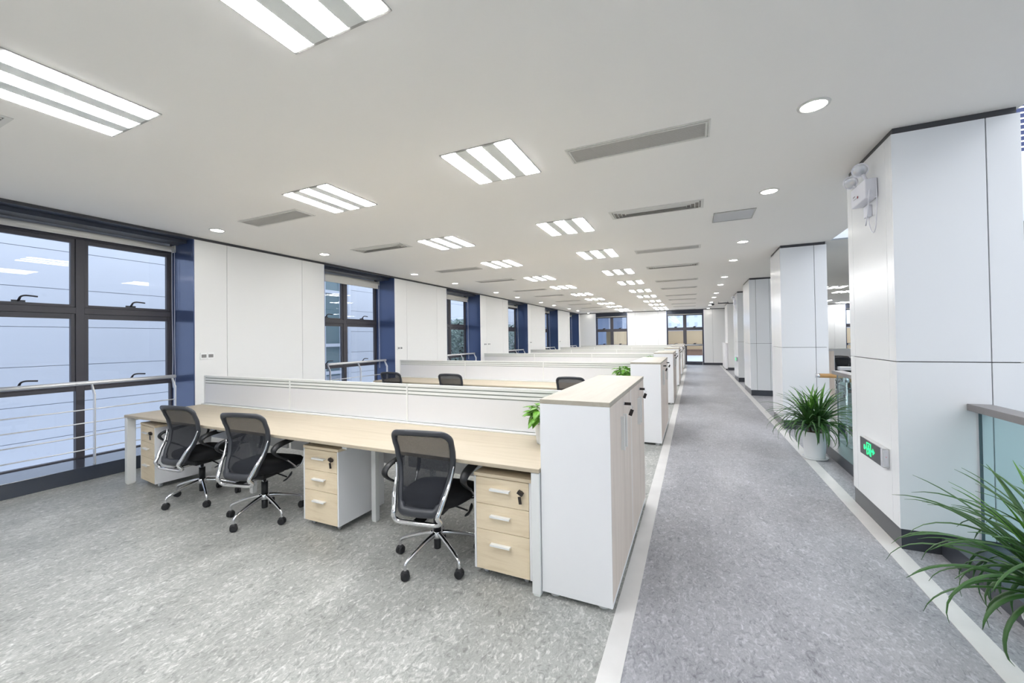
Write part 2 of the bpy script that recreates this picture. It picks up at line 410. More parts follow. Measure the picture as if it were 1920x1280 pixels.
# outer face of the storey above the windows
tag(B('wall_outer', M['extpale'], None, XL-0.9, XL-0.61, YB, YF+0.4, 2.87, 3.3), kind='structure')
sil = MB(); sil.box(XL-0.75, XL-0.6, YB, YF+0.4, -0.4, 0.13)
tag(sil.build('wall_outer_base', M['extpale']), kind='structure')

place = ['nearest', 'second', 'third', 'fourth', 'fifth', 'farthest']
drops = [0.0, 0.085, 0.075, 0.02, 0.02, 0.02]
for k in range(6):
    y0 = win_y[k]; y1 = y0+WW
    rb = thing('roller_blind', ['cream roller blind fully rolled up over the large nearest window',
        'cream roller blind let down a little over the second window of the left wall',
        'cream roller blind let down a little over the third window, in front of the trees',
        'cream roller blind over the fourth window along the left wall',
        'cream roller blind over the fifth window along the left wall',
        'cream roller blind over the farthest window of the left wall'][k], 'blind', (-6.61, (y0+y1)/2, 2.82), 0, 'roller blinds of the left wall')
    hw = WW/2-0.02
    b = MB(); b.lathe([(0.037, -hw), (0.037, hw)], 20, 0, axis='y'); b.build('roller', M['blind'], rb)
    b = MB(); b.box(0.03, 0.034, -hw+0.02, hw-0.03, -0.03-drops[k]-0.012, 0.0); b.box(0.024, 0.04, -hw+0.02, hw-0.03, -0.045-drops[k], -0.03-drops[k]); b.build('fabric', M['blind'], rb, 0.002)
    for s in (-1, 1): MB().box(-0.045, 0.045, s*(hw+0.004)-0.004, s*(hw+0.004)+0.004, -0.045, 0.05).build('bracket', M['blind'], rb)
    c = MB(); yy = hw-0.006
    c.tube(smoothpath([(0.045, yy-0.03, 0), (0.047, yy-0.032, -0.8), (0.05, yy-0.025, -1.4), (0.05, yy-0.03, -1.86), (0.05, yy-0.015, -1.93), (0.05, yy+0.0, -1.86), (0.05, yy-0.004, -1.2), (0.045, yy, 0)], 6), 0.0035, 6)
    c.build('cord', M['cord'], rb)
    # guard railing
    gr = thing('guard_railing', 'stainless steel guard rail with four thin bars in front of the %s left window' % place[k], 'railing', (-6.2, (y0+y1)/2, 0.154), 0, 'steel guard rails at the left windows')
    yc = (y0+y1)/2
    MB().tube([(-0.07, -0.78, 0.915), (-0.07, 0.78, 0.915)], 0.023, 16).build('handrail', M['steel'], gr)
    for yy in (-0.775, -0.028, 0.742):
        p = MB(); zt = 0.90
        p.prism([(-0.02, 0.0), (0.02, 0.0), (0.02, 0.79), (-0.05, zt), (-0.075, zt-0.01), (-0.02, 0.775)], 'y', yy-0.006, yy+0.006)
        p.build('post', M['steel'], gr, 0.001)
    for z in (0.177, 0.327, 0.474, 0.622):
        MB().tube([(0.0, -0.78, z), (0.0, 0.748, z)], 0.0065, 10).build('bar', M['steel'], gr)

# far windows
for n_, (x0, x1) in enumerate(far_w):
    wn = bpy.data.objects.new('window_%d' % (n_+7), None); COL.objects.link(wn); wn.location = ((x0+x1)/2, YF, 0); tag(wn, kind='structure')
    xm = (x0+x1)/2; ox = -xm; oy = -YF
    def L2(mb, name, m, bevel=0.0):
        o = mb.build(name, m, wn, bevel); o.location = (ox, oy, 0); return o
    ya, yb = YF+0.15, YF+0.21
    f = MB()
    f.box(x0, x0+0.07, ya, yb, 0.11, 2.72); f.box(x1-0.07, x1, ya, yb, 0.11, 2.72)
    f.box(x0+0.07, x1-0.07, ya, yb, 2.64, 2.72); f.box(xm-0.085, xm+0.085, ya-0.005, yb, 0.11, 2.64)
    for z0_, z1_ in ((1.84, 2.0), (1.0, 1.1), (0.11, 0.17)):
        f.box(x0+0.07, xm-0.085, ya, yb, z0_, z1_); f.box(xm+0.085, x1-0.07, ya, yb, z0_, z1_)
    L2(f, 'frame', M['wframe'])
    for xa, xb in ((x0+0.07, xm-0.085), (xm+0.085, x1-0.07)):
        for z0_, z1_ in ((0.17, 1.0), (1.1, 1.84), (2.0, 2.64)):
            L2(MB().box(xa, xb, ya+0.03, ya+0.038, z0_, z1_), 'glass_pane', M['glass'])
        for z in (1.12, 2.02):
            L2(MB().box((xa+xb)/2-0.06, (xa+xb)/2+0.06, ya-0.03, ya, z-0.02, z+0.02).box((xa+xb)/2-0.01, (xa+xb)/2+0.11, ya-0.045, ya-0.03, z+0.015, z+0.035), 'handle', M['handle'])
    L2(MB().box(x0, x0+0.02, YF+0.0, ya, 0.11, 2.91).box(x1-0.02, x1, YF, ya, 0.11, 2.91), 'reveal', M['blue'])
    L2(MB().box(x0, x1, YF+0.001, yb, 0, 0.11), 'sill', M['bluedark'])
    L2(MB().box(x0, x1, YF+0.03, yb, 2.72, 2.948), 'header', M['bluedark'])
    if n_ < 2 or n_ == 3:
        rb = thing('roller_blind', ['pale roller blind rolled up over the far wall window left of centre', 'pale roller blind rolled up over the far window facing the aisle', '', 'roller blind over the far window seen between the pillars'][n_], 'blind', (xm, YF+0.1, 2.72))
        MB().lathe([(0.035, -0.86), (0.035, 0.86)], 14, 0, axis='x').build('roller', M['blind'], rb)
        gr = thing('guard_railing', ['steel guard rail at the far wall window left of centre', 'steel guard rail at the far window facing the aisle', '', 'steel guard rail at the far window seen between the pillars'][n_], 'railing', (xm, YF-0.02, 0))
        MB().tube([(-0.85, -0.03, 1.05), (0.85, -0.03, 1.05)], 0.03, 12).build('handrail', M['steel'], gr)
        for xx in (-0.84, 0, 0.84): MB().box(xx-0.006, xx+0.006, -0.05, -0.01, 0, 1.03).build('post', M['steel'], gr)

# ------------------------------------------------------------------ pillars
def pillar(y0, ly, x0, x1, label, seams=True):
    t = thing('pillar', label, 'pillar', ((x0+x1)/2, y0+ly/2, 0), 0, 'white clad pillars along the aisle')
    hx, hy = (x1-x0)/2, ly/2
    def ring(z0, z1, off, sx):
        m = MB(); X0, X1, Y0, Y1 = -hx+off, hx-off, -hy+off, hy-off
        cuts = [X0]+sx+[X1]
        for i in range(len(cuts)-1): m.box(cuts[i]+(0.003 if i else 0), cuts[i+1]-(0.003 if i < len(cuts)-2 else 0), Y0, Y0+0.03, z0, z1)
        cy = [Y0+0.03]+([Y0+0.11, Y1-0.11] if off < 0.001 else [])+[Y1-0.03]
        for i in range(len(cy)-1): m.box(X0, X0+0.03, cy[i]+(0.001 if i else 0), cy[i+1]-(0.001 if i < len(cy)-2 else 0), z0, z1)
        m.box(X1-0.03, X1, Y0+0.03, Y1-0.03, z0, z1); m.box(X0, X1, Y1-0.03, Y1, z0, z1)
        return m
    sx = [hx-0.16] if seams == 1 else [-hx+0.14, hx-0.16]
    ring(0.14, 1.301, 0, sx).build('lower_cladding', M['pillarw'], t, 0.0015)
    ring(1.307, 2.905, 0, sx).build('upper_cladding', M['pillarw'], t, 0.0015)
    MB().box(-hx+0.02, hx-0.02, -hy+0.02, hy-0.02, 0.0, H-0.001).build('core', M['gap'], t)
    b = MB(); b.box(-hx+0.006, hx-0.006, -hy+0.006, -hy+0.03, 0, 0.138); b.box(-hx+0.006, -hx+0.03, -hy+0.03, hy-0.03, 0, 0.138)
    b.box(hx-0.03, hx-0.006, -hy+0.03, hy-0.03, 0, 0.138); b.box(-hx+0.006, hx-0.006, hy-0.03, hy-0.006, 0, 0.138)
    b.build('plinth', M['kick'], t)
    b = MB(); b.box(-hx+0.012, hx-0.012, -hy+0.012, hy-0.012, 2.907, H-0.0005)
    b.build('top_channel', M['darktrim'], t)
    return t
pillar(3.655, 0.89, 1.29, 1.925, 'nearest white pillar, carrying the green exit sign and the twin emergency lamp', 1)
pillar(7.64, 0.89, 1.29, 1.90, 'white pillar directly behind the leafy potted plant, second from the camera', 1)
pillar(11.59, 1.35, 1.29, 1.88, 'white pillar with two vertical joints on its front, third from the camera', 2)
pillar(14.87, 1.4, 1.31, 1.82, 'narrow-looking white pillar, fourth from the camera, with a small emergency lamp on its edge', 1)
t = thing('partition_wall', 'plain white end wall standing beyond the fourth pillar beside the aisle', 'wall', (1.64, 20.4, 0))
MB().box(-0.28, 0.3, -0.62, 0.9, 0.12, 2.91).build('panel', M['wallw'], t)
MB().box(-0.27, 0.29, -0.61, 0.89, 0.0, 0.12).build('plinth', M['kick'], t)
MB().box(-0.27, 0.29, -0.61, 0.89, 2.91, H).build('top_channel', M['darktrim'], t)

# ------------------------------------------------------------------ ceiling fittings
def light_proto(name, label, loc):
    t = thing(name, label, 'ceiling light', loc)
    f = MB(); hx, hy = 0.295, 0.31
    f.box(-hx-0.012, hx+0.012, -hy-0.012, -hy, -0.006, 0); f.box(-hx-0.012, hx+0.012, hy, hy+0.012, -0.006, 0)
    f.box(-hx-0.012, -hx, -hy, hy, -0.006, 0); f.box(hx, hx+0.012, -hy, hy, -0.006, 0)
    f.build('frame', M['lframe'], t)
    wT, wG = 0.125, 0.1075
    x = -hx
    for i in range(3):
        MB().box(x, x+wT, -hy+0.004, hy-0.004, -0.010, 0.0).build('tube_bay', M['tube'], t)
        if i < 2:
            MB().box(x+wT+0.002, x+wT+wG-0.002, -hy+0.004, hy-0.004, -0.0095, 0.0).build('diffuser', M['prism'], t)
        x += wT+wG
    return t
ly = []
for k in range(6): ly += [1.04+PER*k, 2.92+PER*k-(0.5 if k == 5 else 0)]
proto = None
for col, (x, side) in enumerate(((-1.485, 'nearer the aisle'), (-3.335, 'nearer the windows'))):
    for i, y in enumerate(ly+[-0.95]):  # last row is unseen, added behind the camera to even out the light
        lab = ('three strip ceiling light, %s from the camera in the line %s' % (ORD[i], side)) if i < 12 else 'unseen three strip ceiling light added behind the camera in the line %s' % side
        if proto is None:
            proto = light_proto('ceiling_light', lab, (x, y, H)); proto['group'] = 'three strip ceiling lights'
        else: dup(proto, (x, y, H), 0, lab, 'three strip ceiling lights')
for i, (x, y) in enumerate(((4.7, 16.9), (3.9, 15.2), (6.3, 22.6), (5.0, 21.0))):
    dup(proto, (x, y, H), 0, 'ceiling light of the opposite office, %s from the atrium' % ORD[[1, 0, 3, 2][i]], 'ceiling lights of the opposite office')
dl = thing('downlight', '', 'downlight')
MB().lathe([(0.068, -0.002), (0.072, -0.008), (0.085, -0.006), (0.088, 0.0)], 28).build('trim_ring', M['ventw'], dl)
MB().lathe([(0.0, -0.0045), (0.07, -0.0045), (0.07, 0.0)], 28).build('lens', M['spot'], dl)
first = True
for x, side in ((0.715, 'above the aisle'), (-5.54, 'beside the left wall')):
    n = 0
    for k in range(6):
        for yy in (3.07, 4.70):
            y = yy+PER*k
            if y > 23: continue
            lab = 'round lit downlight %s, %s from the camera' % (side, ORD[n]); n += 1
            if first: dl.location = (x, y, H); tag(dl, lab, None, 'round downlights'); first = False
            else: dup(dl, (x, y, H), 0, lab, 'round downlights')
# air vents
def vent_return(name, label, loc):
    t = thing(name, label, 'air vent', loc); hx, hy = 0.505, 0.13
    f = MB()
    for o1, o2, z in ((0.0, 0.012, -0.006), (0.02, 0.032, -0.009)):
        a, b_ = hx-o1, hy-o1; c, d = hx-o2, hy-o2
        f.box(-a, a, -b_, -d, z, 0); f.box(-a, a, d, b_, z, 0); f.box(-a, -c, -d, d, z, 0); f.box(c, a, -d, d, z, 0)
    f.build('frame', M['ventw'], t)
    MB().box(-hx+0.033, hx-0.033, -hy+0.033, hy-0.033, -0.002, 0).build('core', M['grilledark'], t)
    s = MB()
    for i in range(16):
        y = -hy+0.037+i*0.0118; s.box(-hx+0.034, hx-0.034, y, y+0.007, -0.006, -0.002)
    s.build('slats', M['grille'], t)
    return t
def vent_supply(name, label, loc):
    t = thing(name, label, 'air vent', loc); hx, hy = 0.50, 0.15
    f = MB(); a, b_, c, d = hx, hy, hx-0.03, hy-0.03
    f.box(-a, a, -b_, -d, -0.005, 0); f.box(-a, a, d, b_, -0.005, 0); f.box(-a, -c, -d, d, -0.005, 0); f.box(c, a, -d, d, -0.005, 0)
    f.build('frame', M['ventw'], t)
    MB().box(-c, c, -d, d, -0.0015, 0).build('core', M['grilledark'], t)
    s = MB()
    for i in range(4):
        o = 0.008+i*0.026; a1, b1 = c-o*1.6, d-o
        if b1 < 0.02: break
        s.prism([(-b1, -0.002), (-b1+0.012, -0.012), (-b1+0.014, -0.012), (-b1+0.003, -0.002)], 'x', -a1, a1)
        s.prism([(b1, -0.002), (b1-0.012, -0.012), (b1-0.014, -0.012), (b1-0.003, -0.002)], 'x', -a1, a1)
        s.box(-a1, -a1+0.008, -b1, b1, -0.012, -0.002); s.box(a1-0.008, a1, -b1, b1, -0.012, -0.002)
    s.build('louvres', M['ventw'], t)
    return t
pr = ps = None
for x, side in ((-0.375, 'between the desk lights and the aisle'), (-4.42, 'near the left wall')):
    for k in range(6):
        y = 3.08+PER*k; lab = 'long flat grille air vent %s, %s from the camera' % (side, ORD[k])
        if pr is None: pr = vent_return('air_vent', lab, (x, y, H)); pr['group'] = 'flat grille ceiling vents'
        else: dup(pr, (x, y, H), 0, lab, 'flat grille ceiling vents')
    for k in range(-1 if x < -4 else 0, 5 if x > -4 else 6):
        y = 4.80+PER*k; n = k+1 if x < -4 else k
        if y > 23: continue
        lab = 'long louvred supply air vent %s, %s from the camera' % (side, ORD[n])
        if ps is None: ps = vent_supply('air_vent', lab, (x, y, H)); ps['group'] = 'louvred ceiling vents'
        else: dup(ps, (x, y, H), 0, lab, 'louvred ceiling vents')
t = thing('access_hatch', 'shiny grey rectangular access hatch in the ceiling over the aisle', 'ceiling hatch', (0.458, 5.455, H))
MB().box(-0.205, 0.205, -0.2, 0.2, -0.004, 0).build('panel', M['hatch'], t)
b = MB(); b.box(-0.217, 0.217, -0.212, -0.2, -0.007, 0); b.box(-0.217, 0.217, 0.2, 0.212, -0.007, 0); b.box(-0.217, -0.205, -0.2, 0.2, -0.007, 0); b.box(0.205, 0.217, -0.2, 0.2, -0.007, 0)
b.build('frame', M['lframe'], t)
t = thing('security_camera', 'small dark dome security camera on the ceiling at the far end of the aisle', 'camera', (0.78, 19.3, H))
MB().lathe([(0.075, 0.0), (0.075, -0.04), (0.07, -0.045)], 20).build('housing', M['whitepaint'], t)
MB().lathe([(0.065, -0.045), (0.06, -0.08), (0.04, -0.105), (0.0, -0.115)], 20).build('dome', M['handle'], t)
t = thing('sign_bracket', 'thin dark bracket bar under the ceiling beside the end wall', 'bracket', (1.15, 18.8, H))
MB().box(-0.2, 0.2, -0.015, 0.015, -0.09, -0.05).box(-0.17, -0.16, -0.01, 0.01, -0.05, 0).box(0.16, 0.17, -0.01, 0.01, -0.05, 0).build('bar', M['darktrim'], t)

# ------------------------------------------------------------------ outlets on the left wall piers
def outlet(label, y, z, n=2):
    t = thing('wall_outlet', label, 'outlet', (XL, y, z), 0, 'double outlets on the left wall')
    for i in range(n):
        o = (i-(n-1)/2)*0.086
        p = MB().box(0, 0.012, o-0.0425, o+0.0425, -0.044, 0.044).build('plate', M['outlet'], t, 0.002)
        MB().box(0.012, 0.0135, o-0.03, o+0.03, -0.022, 0.022).build('socket', M['outletg'], p)
outlet('double white outlet beside the nearest left window', 3.262, 1.325)
outlet('double white outlet beside the second left window', 7.235, 1.33)
outlet('left of the two double outlets on the pier after the third left window', 11.34, 1.345)
outlet('right of the two double outlets on the pier after the third left window', 11.60, 1.345)
outlet('double white outlet on the pier after the fourth left window', 15.3, 1.35)
outlet('double white outlet on the pier after the fifth left window', 19.25, 1.35)

# ------------------------------------------------------------------ furniture
PITCH = 3.66; Y0R = 2.166; DX0, DX1 = -5.59, -0.83; ZT = 0.742
rown = ['the nearest', 'the second', 'the third', 'the fourth', 'the fifth', 'the farthest']
def bench(k):
    y = Y0R+PITCH*k
    lab = ['long pale oak bench desk on white legs in the foreground', 'long pale oak bench desk in the second row, three chair backs at it'][k] if k < 2 else 'long pale oak bench desk in %s row, mostly hidden by screens' % rown[k].replace('the ', '')
    t = thing('bench_desk', lab, 'desk', ((DX0+DX1)/2, y+0.79, 0), 0, 'rows of bench desks')
    hw = (DX1-DX0)/2
    MB().box(-hw, hw, -0.79, -0.03, ZT-0.025, ZT).build('desktop', M['woodx'], t, 0.003)
    MB().box(-hw, hw, 0.03, 0.79, ZT-0.025, ZT).build('desktop', M['woodx'], t, 0.003)
    MB().box(-hw+0.01, hw-0.01, -0.03, 0.03, ZT-0.06, ZT-0.002).build('cable_tray', M['alu'], t)
    for sx in (-1, 1):
        for sy in (-1, 1):
            xa = sx*hw; xb = xa-sx*0.053
            MB().box(min(xa, xb), max(xa, xb), sy*0.785 if sy < 0 else 0.71, -0.71 if sy < 0 else 0.785, 0.012, ZT-0.026).build('leg', M['whitepaint'], t, 0.003)
            MB().box(min(xa, xb)+0.006, max(xa, xb)-0.006, sy*0.78 if sy < 0 else 0.715, -0.715 if sy < 0 else 0.78, 0.0, 0.012).build('foot', M['alu'], t)
    for x in (-4.035, -2.44):
        xx = x-(DX0+DX1)/2
        for sy in (-1, 1):
            yy = sy*0.40
            MB().box(xx-0.023, xx+0.023, yy-0.023, yy+0.023, 0.012, ZT-0.066).build('leg', M['whitepaint'], t, 0.003)
            MB().box(xx-0.02, xx+0.02, yy-0.02, yy+0.02, 0.0, 0.012).build('foot', M['alu'], t)
        MB().box(xx-0.025, xx+0.025, -0.72, 0.72, ZT-0.065, ZT-0.026).build('crossbar', M['whitepaint'], t)
    for sx in (-1, 1):
        xa = sx*(hw-0.029)
        MB().box(xa-0.025, xa+0.025, -0.71, 0.71, ZT-0.065, ZT-0.026).build('crossbar', M['whitepaint'], t)
    for yy in (-0.66, 0.66):
        xs_ = [-hw+0.055, -4.035-(DX0+DX1)/2, -2.44-(DX0+DX1)/2, hw-0.055]
        for i in range(3):
            MB().box(xs_[i]+0.026, xs_[i+1]-0.026, yy-0.02, yy+0.02, ZT-0.06, ZT-0.028).build('beam', M['whitepaint'], t)
    for i in range(3):
        xs_ = [-hw+0.06, -4.035-(DX0+DX1)/2+0.03, -2.44-(DX0+DX1)/2+0.03]
        xe_ = [-4.035-(DX0+DX1)/2-0.03, -2.44-(DX0+DX1)/2-0.03, hw-0.06]
        MB().box(xs_[i], xe_[i], -0.012, 0.012, 0.34, ZT-0.062).build('modesty_panel', M['screenw'], t, 0.002)
    return t
def screen(k):
    y = Y0R+PITCH*k+0.79
    t = thing('desk_screen', '%s white desk screen with three slotted rails, standing on %s bench desk' % (['nearest', 'second', 'third', 'fourth', 'fifth', 'farthest'][k], rown[k]), 'desk screen', ((DX0+DX1)/2, y, ZT), 0, 'white desk screens')
    hw = (DX1-DX0)/2; xm = (DX0+DX1)/2
    ed = [-hw, -4.016-xm, -2.418-xm, hw]; zt = 0.355
    for i in range(3):
        a, b_ = ed[i]+0.009, ed[i+1]-0.009
        MB().box(a, b_, -0.012, 0.012, 0.016, 0.258).build('board', M['screenw'], t)
        r = MB()
        for z0, z1 in ((0.267, 0.289), (0.299, 0.321), (0.331, 0.349)): r.box(a, b_, -0.014, 0.014, z0, z1)
        r.build('slat_rail', M['alu'], t, 0.0015)
        MB().box(a, b_, -0.006, 0.006, 0.258, 0.349).build('groove', M['slot'], t)
    for x in ed: MB().box(x-0.008, x+0.008, -0.016, 0.016, 0.0, zt).build('post', M['alu'], t, 0.001)
    MB().box(-hw, hw, -0.016, 0.016, 0.349, zt).build('top_rail', M['alu'], t)
    MB().box(-hw, hw, -0.055, -0.0165, 0.0, 0.012).box(-hw, hw, 0.0165, 0.055, 0.0, 0.012).build('base_rail', M['alu'], t, 0.002)
    return t
bench_o = [bench(k) for k in range(6)]
scr_o = [screen(k) for k in range(6)]

CX0, CX1, CH = -0.826, -0.422, 1.147
def keyset(parent, x, y, z, face):
    """lock barrel with a key and fob; face 'x' points +x, '-y' points toward the camera"""
    if face == 'x':
        l = MB().lathe([(0.011, 0), (0.011, 0.006)], 14, 0, (x, y, z), 'x').build('lock', M['chrome'], parent)
        MB().box(x+0.006, x+0.046, y-0.003, y+0.003, z-0.009, z+0.009).build('key', M['fob'], l, 0.001)
        MB().tube(smoothpath([(x+0.046, y, z-0.008), (x+0.056, y+0.003, z-0.022), (x+0.05, y+0.002, z-0.034)], 4), 0.0012, 6).build('key_ring', M['chrome'], l)
        fb = MB(); fb.box(-0.011, 0.011, -0.003, 0.003, -0.021, 0.021)
        o = fb.build('key_fob', M['fob'], l, 0.001); o.location = (x+0.046, y+0.002, z-0.056); o.rotation_euler = (0, 0.35, 0)
    else:
        l = MB().lathe([(0.011, 0), (0.011, -0.006)], 14, 0, (x, y, z), 'y').build('lock', M['chrome'], parent)
        fb = MB().box(-0.018, 0.018, -0.03, -0.006, -0.010, 0.010)
        o = fb.build('key', M['fob'], l, 0.001); o.location = (x, y, z); o.rotation_euler = (0, 0.5, 0)
        fb = MB().box(-0.009, 0.009, -0.022, -0.016, -0.022, 0.022)
        o = fb.build('key_fob', M['fob'], l, 0.001); o.location = (x-0.004, y, z-0.045); o.rotation_euler = (0, -0.15, 0)
def cabinet(name, label, loc, group):
    t = thing(name, label, 'cabinet', loc, 0, group); hw = 0.3995; xa, xb = -0.202, 0.202
    c = MB()
    c.box(xa, xb-0.018, -hw, -hw+0.018, 0.052, CH-0.026); c.box(xa, xb-0.018, hw-0.018, hw, 0.052, CH-0.026)
    c.box(xa, xa+0.012, -hw+0.018, hw-0.018, 0.052, CH-0.026); c.box(xa+0.012, xb-0.02, -hw+0.018, hw-0.018, 0.6, 0.618)
    c.build('carcass', M['white'], t)
    MB().box(xa, xb, -hw, hw, 0.032, 0.052).build('base_board', M['white'], t, 0.001)
    MB().box(xb-0.018, xb-0.0, -hw, -hw+0.007, 0.052, CH-0.026).build('edge_strip', M['white'], t); MB().box(xb-0.018, xb, hw-0.007, hw, 0.052, CH-0.026).build('edge_strip', M['white'], t)
    for s in (-1, 1):
        y0, y1 = (-hw+0.008, -0.0015) if s < 0 else (0.0015, hw-0.008)
        d = MB().box(xb-0.018, xb, y0, y1, 0.056, CH-0.029).build('door', M['woodv'], t, 0.001)
        hy = s*0.045
        h = MB(); h.box(xb, xb+0.022, hy-0.004, hy+0.004, 0.80, 1.01); h.box(xb+0.018, xb+0.024, hy-0.009, hy+0.006, 0.80, 1.01)
        h.build('handle', M['alu'], d, 0.001)
        if s > 0: keyset(d, xb, 0.075, 1.07, 'x')
    for x in (-0.14, 0.14):
        for y in (-0.34, 0.34):
            MB().lathe([(0.03, 0.0), (0.03, 0.006), (0.024, 0.01), (0.024, 0.032)], 18, 0, (x, y, 0)).build('foot', M['whitepaint'], t)
    return t
cp = None
for k in range(6):
    for j in range(2):
        y = 2.187+0.4+0.799*j+PITCH*k
        lab = 'white cabinet with greyed oak doors, %s of the pair in %s row' % (('front one', 'rear one')[j], rown[k])
        loc = ((CX0+CX1)/2, y, 0)
        if cp is None: cp = cabinet('storage_cabinet', lab, loc, 'storage cabinets beside the aisle')
        else: dup(cp, loc, 0, lab, 'storage cabinets beside the aisle')
    o = MB().box(-0.203, 0.203, -0.7995, 0.7995, 0, 0.025).build('cabinet_top', M['woody'], None, 0.0015)
    o.location = ((CX0+CX1)/2, 2.187+0.7995+PITCH*k, CH-0.0255)
    tag(o, 'pale oak top board lying across the cabinet pair of %s row' % rown[k], 'cabinet top', 'oak cabinet tops')

def pedestal(name, label, loc):
    t = thing(name, label, 'drawer unit', loc, 0, 'drawer pedestals under the nearest desk'); hw = 0.197; d = 0.5
    c = MB()
    c.box(-hw, -hw+0.014, 0.0, d, 0.05, 0.632); c.box(hw-0.014, hw, 0.0, d, 0.05, 0.632)
    c.box(-hw+0.014, hw-0.014, d-0.012, d, 0.05, 0.632); c.box(-hw+0.014, hw-0.014, 0.02, d-0.012, 0.05, 0.064)
    c.build('carcass', M['white'], t, 0.001)
    MB().box(-hw, hw, -0.002, d, 0.6325, 0.654).build('top', M['woodd'], t, 0.0015)
    for i, (z0, z1) in enumerate(((0.052, 0.300), (0.303, 0.462), (0.465, 0.628))):
        dr = MB().box(-hw+0.0155, hw-0.0155, -0.001, 0.017, z0, z1).build('drawer', M['woodd'], t, 0.001)
        zc = z1-0.062 if i else z1-0.075
        h = MB(); h.box(-0.075, 0.06, -0.024, -0.001, zc-0.003, zc+0.003); h.box(-0.075, 0.06, -0.027, -0.022, zc-0.009, zc+0.003); h.build('handle', M['alu'], dr, 0.001)
        if i == 2: keyset(dr, 0.135, -0.001, 0.572, '-y')
    for x in (-0.14, 0.14):
        for y in (0.06, 0.43):
            w_ = MB(); w_.lathe([(0.0, -0.012), (0.021, -0.012), (0.021, 0.012), (0.0, 0.012)], 16, 0, (x, y, 0.021), 'x'); w_.box(x-0.016, x+0.016, y-0.012, y+0.012, 0.036, 0.05)
            w_.build('caster', M['lens'], t)
    return t
p0 = pedestal('drawer_pedestal', 'three drawer oak pedestal at the right end of the nearest desk, beside the white cabinet', (-1.10, 2.222, 0))
dup(p0, (-2.74, 2.27, 0), 0, 'three drawer oak pedestal with hanging key, between the middle chair and the right chair')
dup(p0, (-5.275, 2.235, 0), math.radians(-6.5), 'three drawer oak pedestal at the left end of the nearest desk, by the window')

# ------------------------------------------------------------------ chairs
def hwz(z):
    K = [(0.40, 0.13), (0.46, 0.142), (0.55, 0.163), (0.65, 0.182), (0.75, 0.197), (0.85, 0.2), (0.94, 0.196)]
    for i in range(len(K)-1):
        if z <= K[i+1][0]:
            t = max(0, (z-K[i][0])/(K[i+1][0]-K[i][0])); return K[i][1]+(K[i+1][1]-K[i][1])*t
    return K[-1][1]
def backy(x, z):
    K = [(0.40, -0.252), (0.5, -0.222), (0.6, -0.182), (0.68, -0.168), (0.78, -0.188), (0.86, -0.22), (0.94, -0.258)]
    y = K[-1][1]
    for i in range(len(K)-1):
        if z <= K[i+1][0]:
            t = max(0, (z-K[i][0])/(K[i+1][0]-K[i][0])); t = t*t*(3-2*t)*0.5+t*0.5; y = K[i][1]+(K[i+1][1]-K[i][1])*t; break
    return y-0.02+0.04*(x/0.2)**2
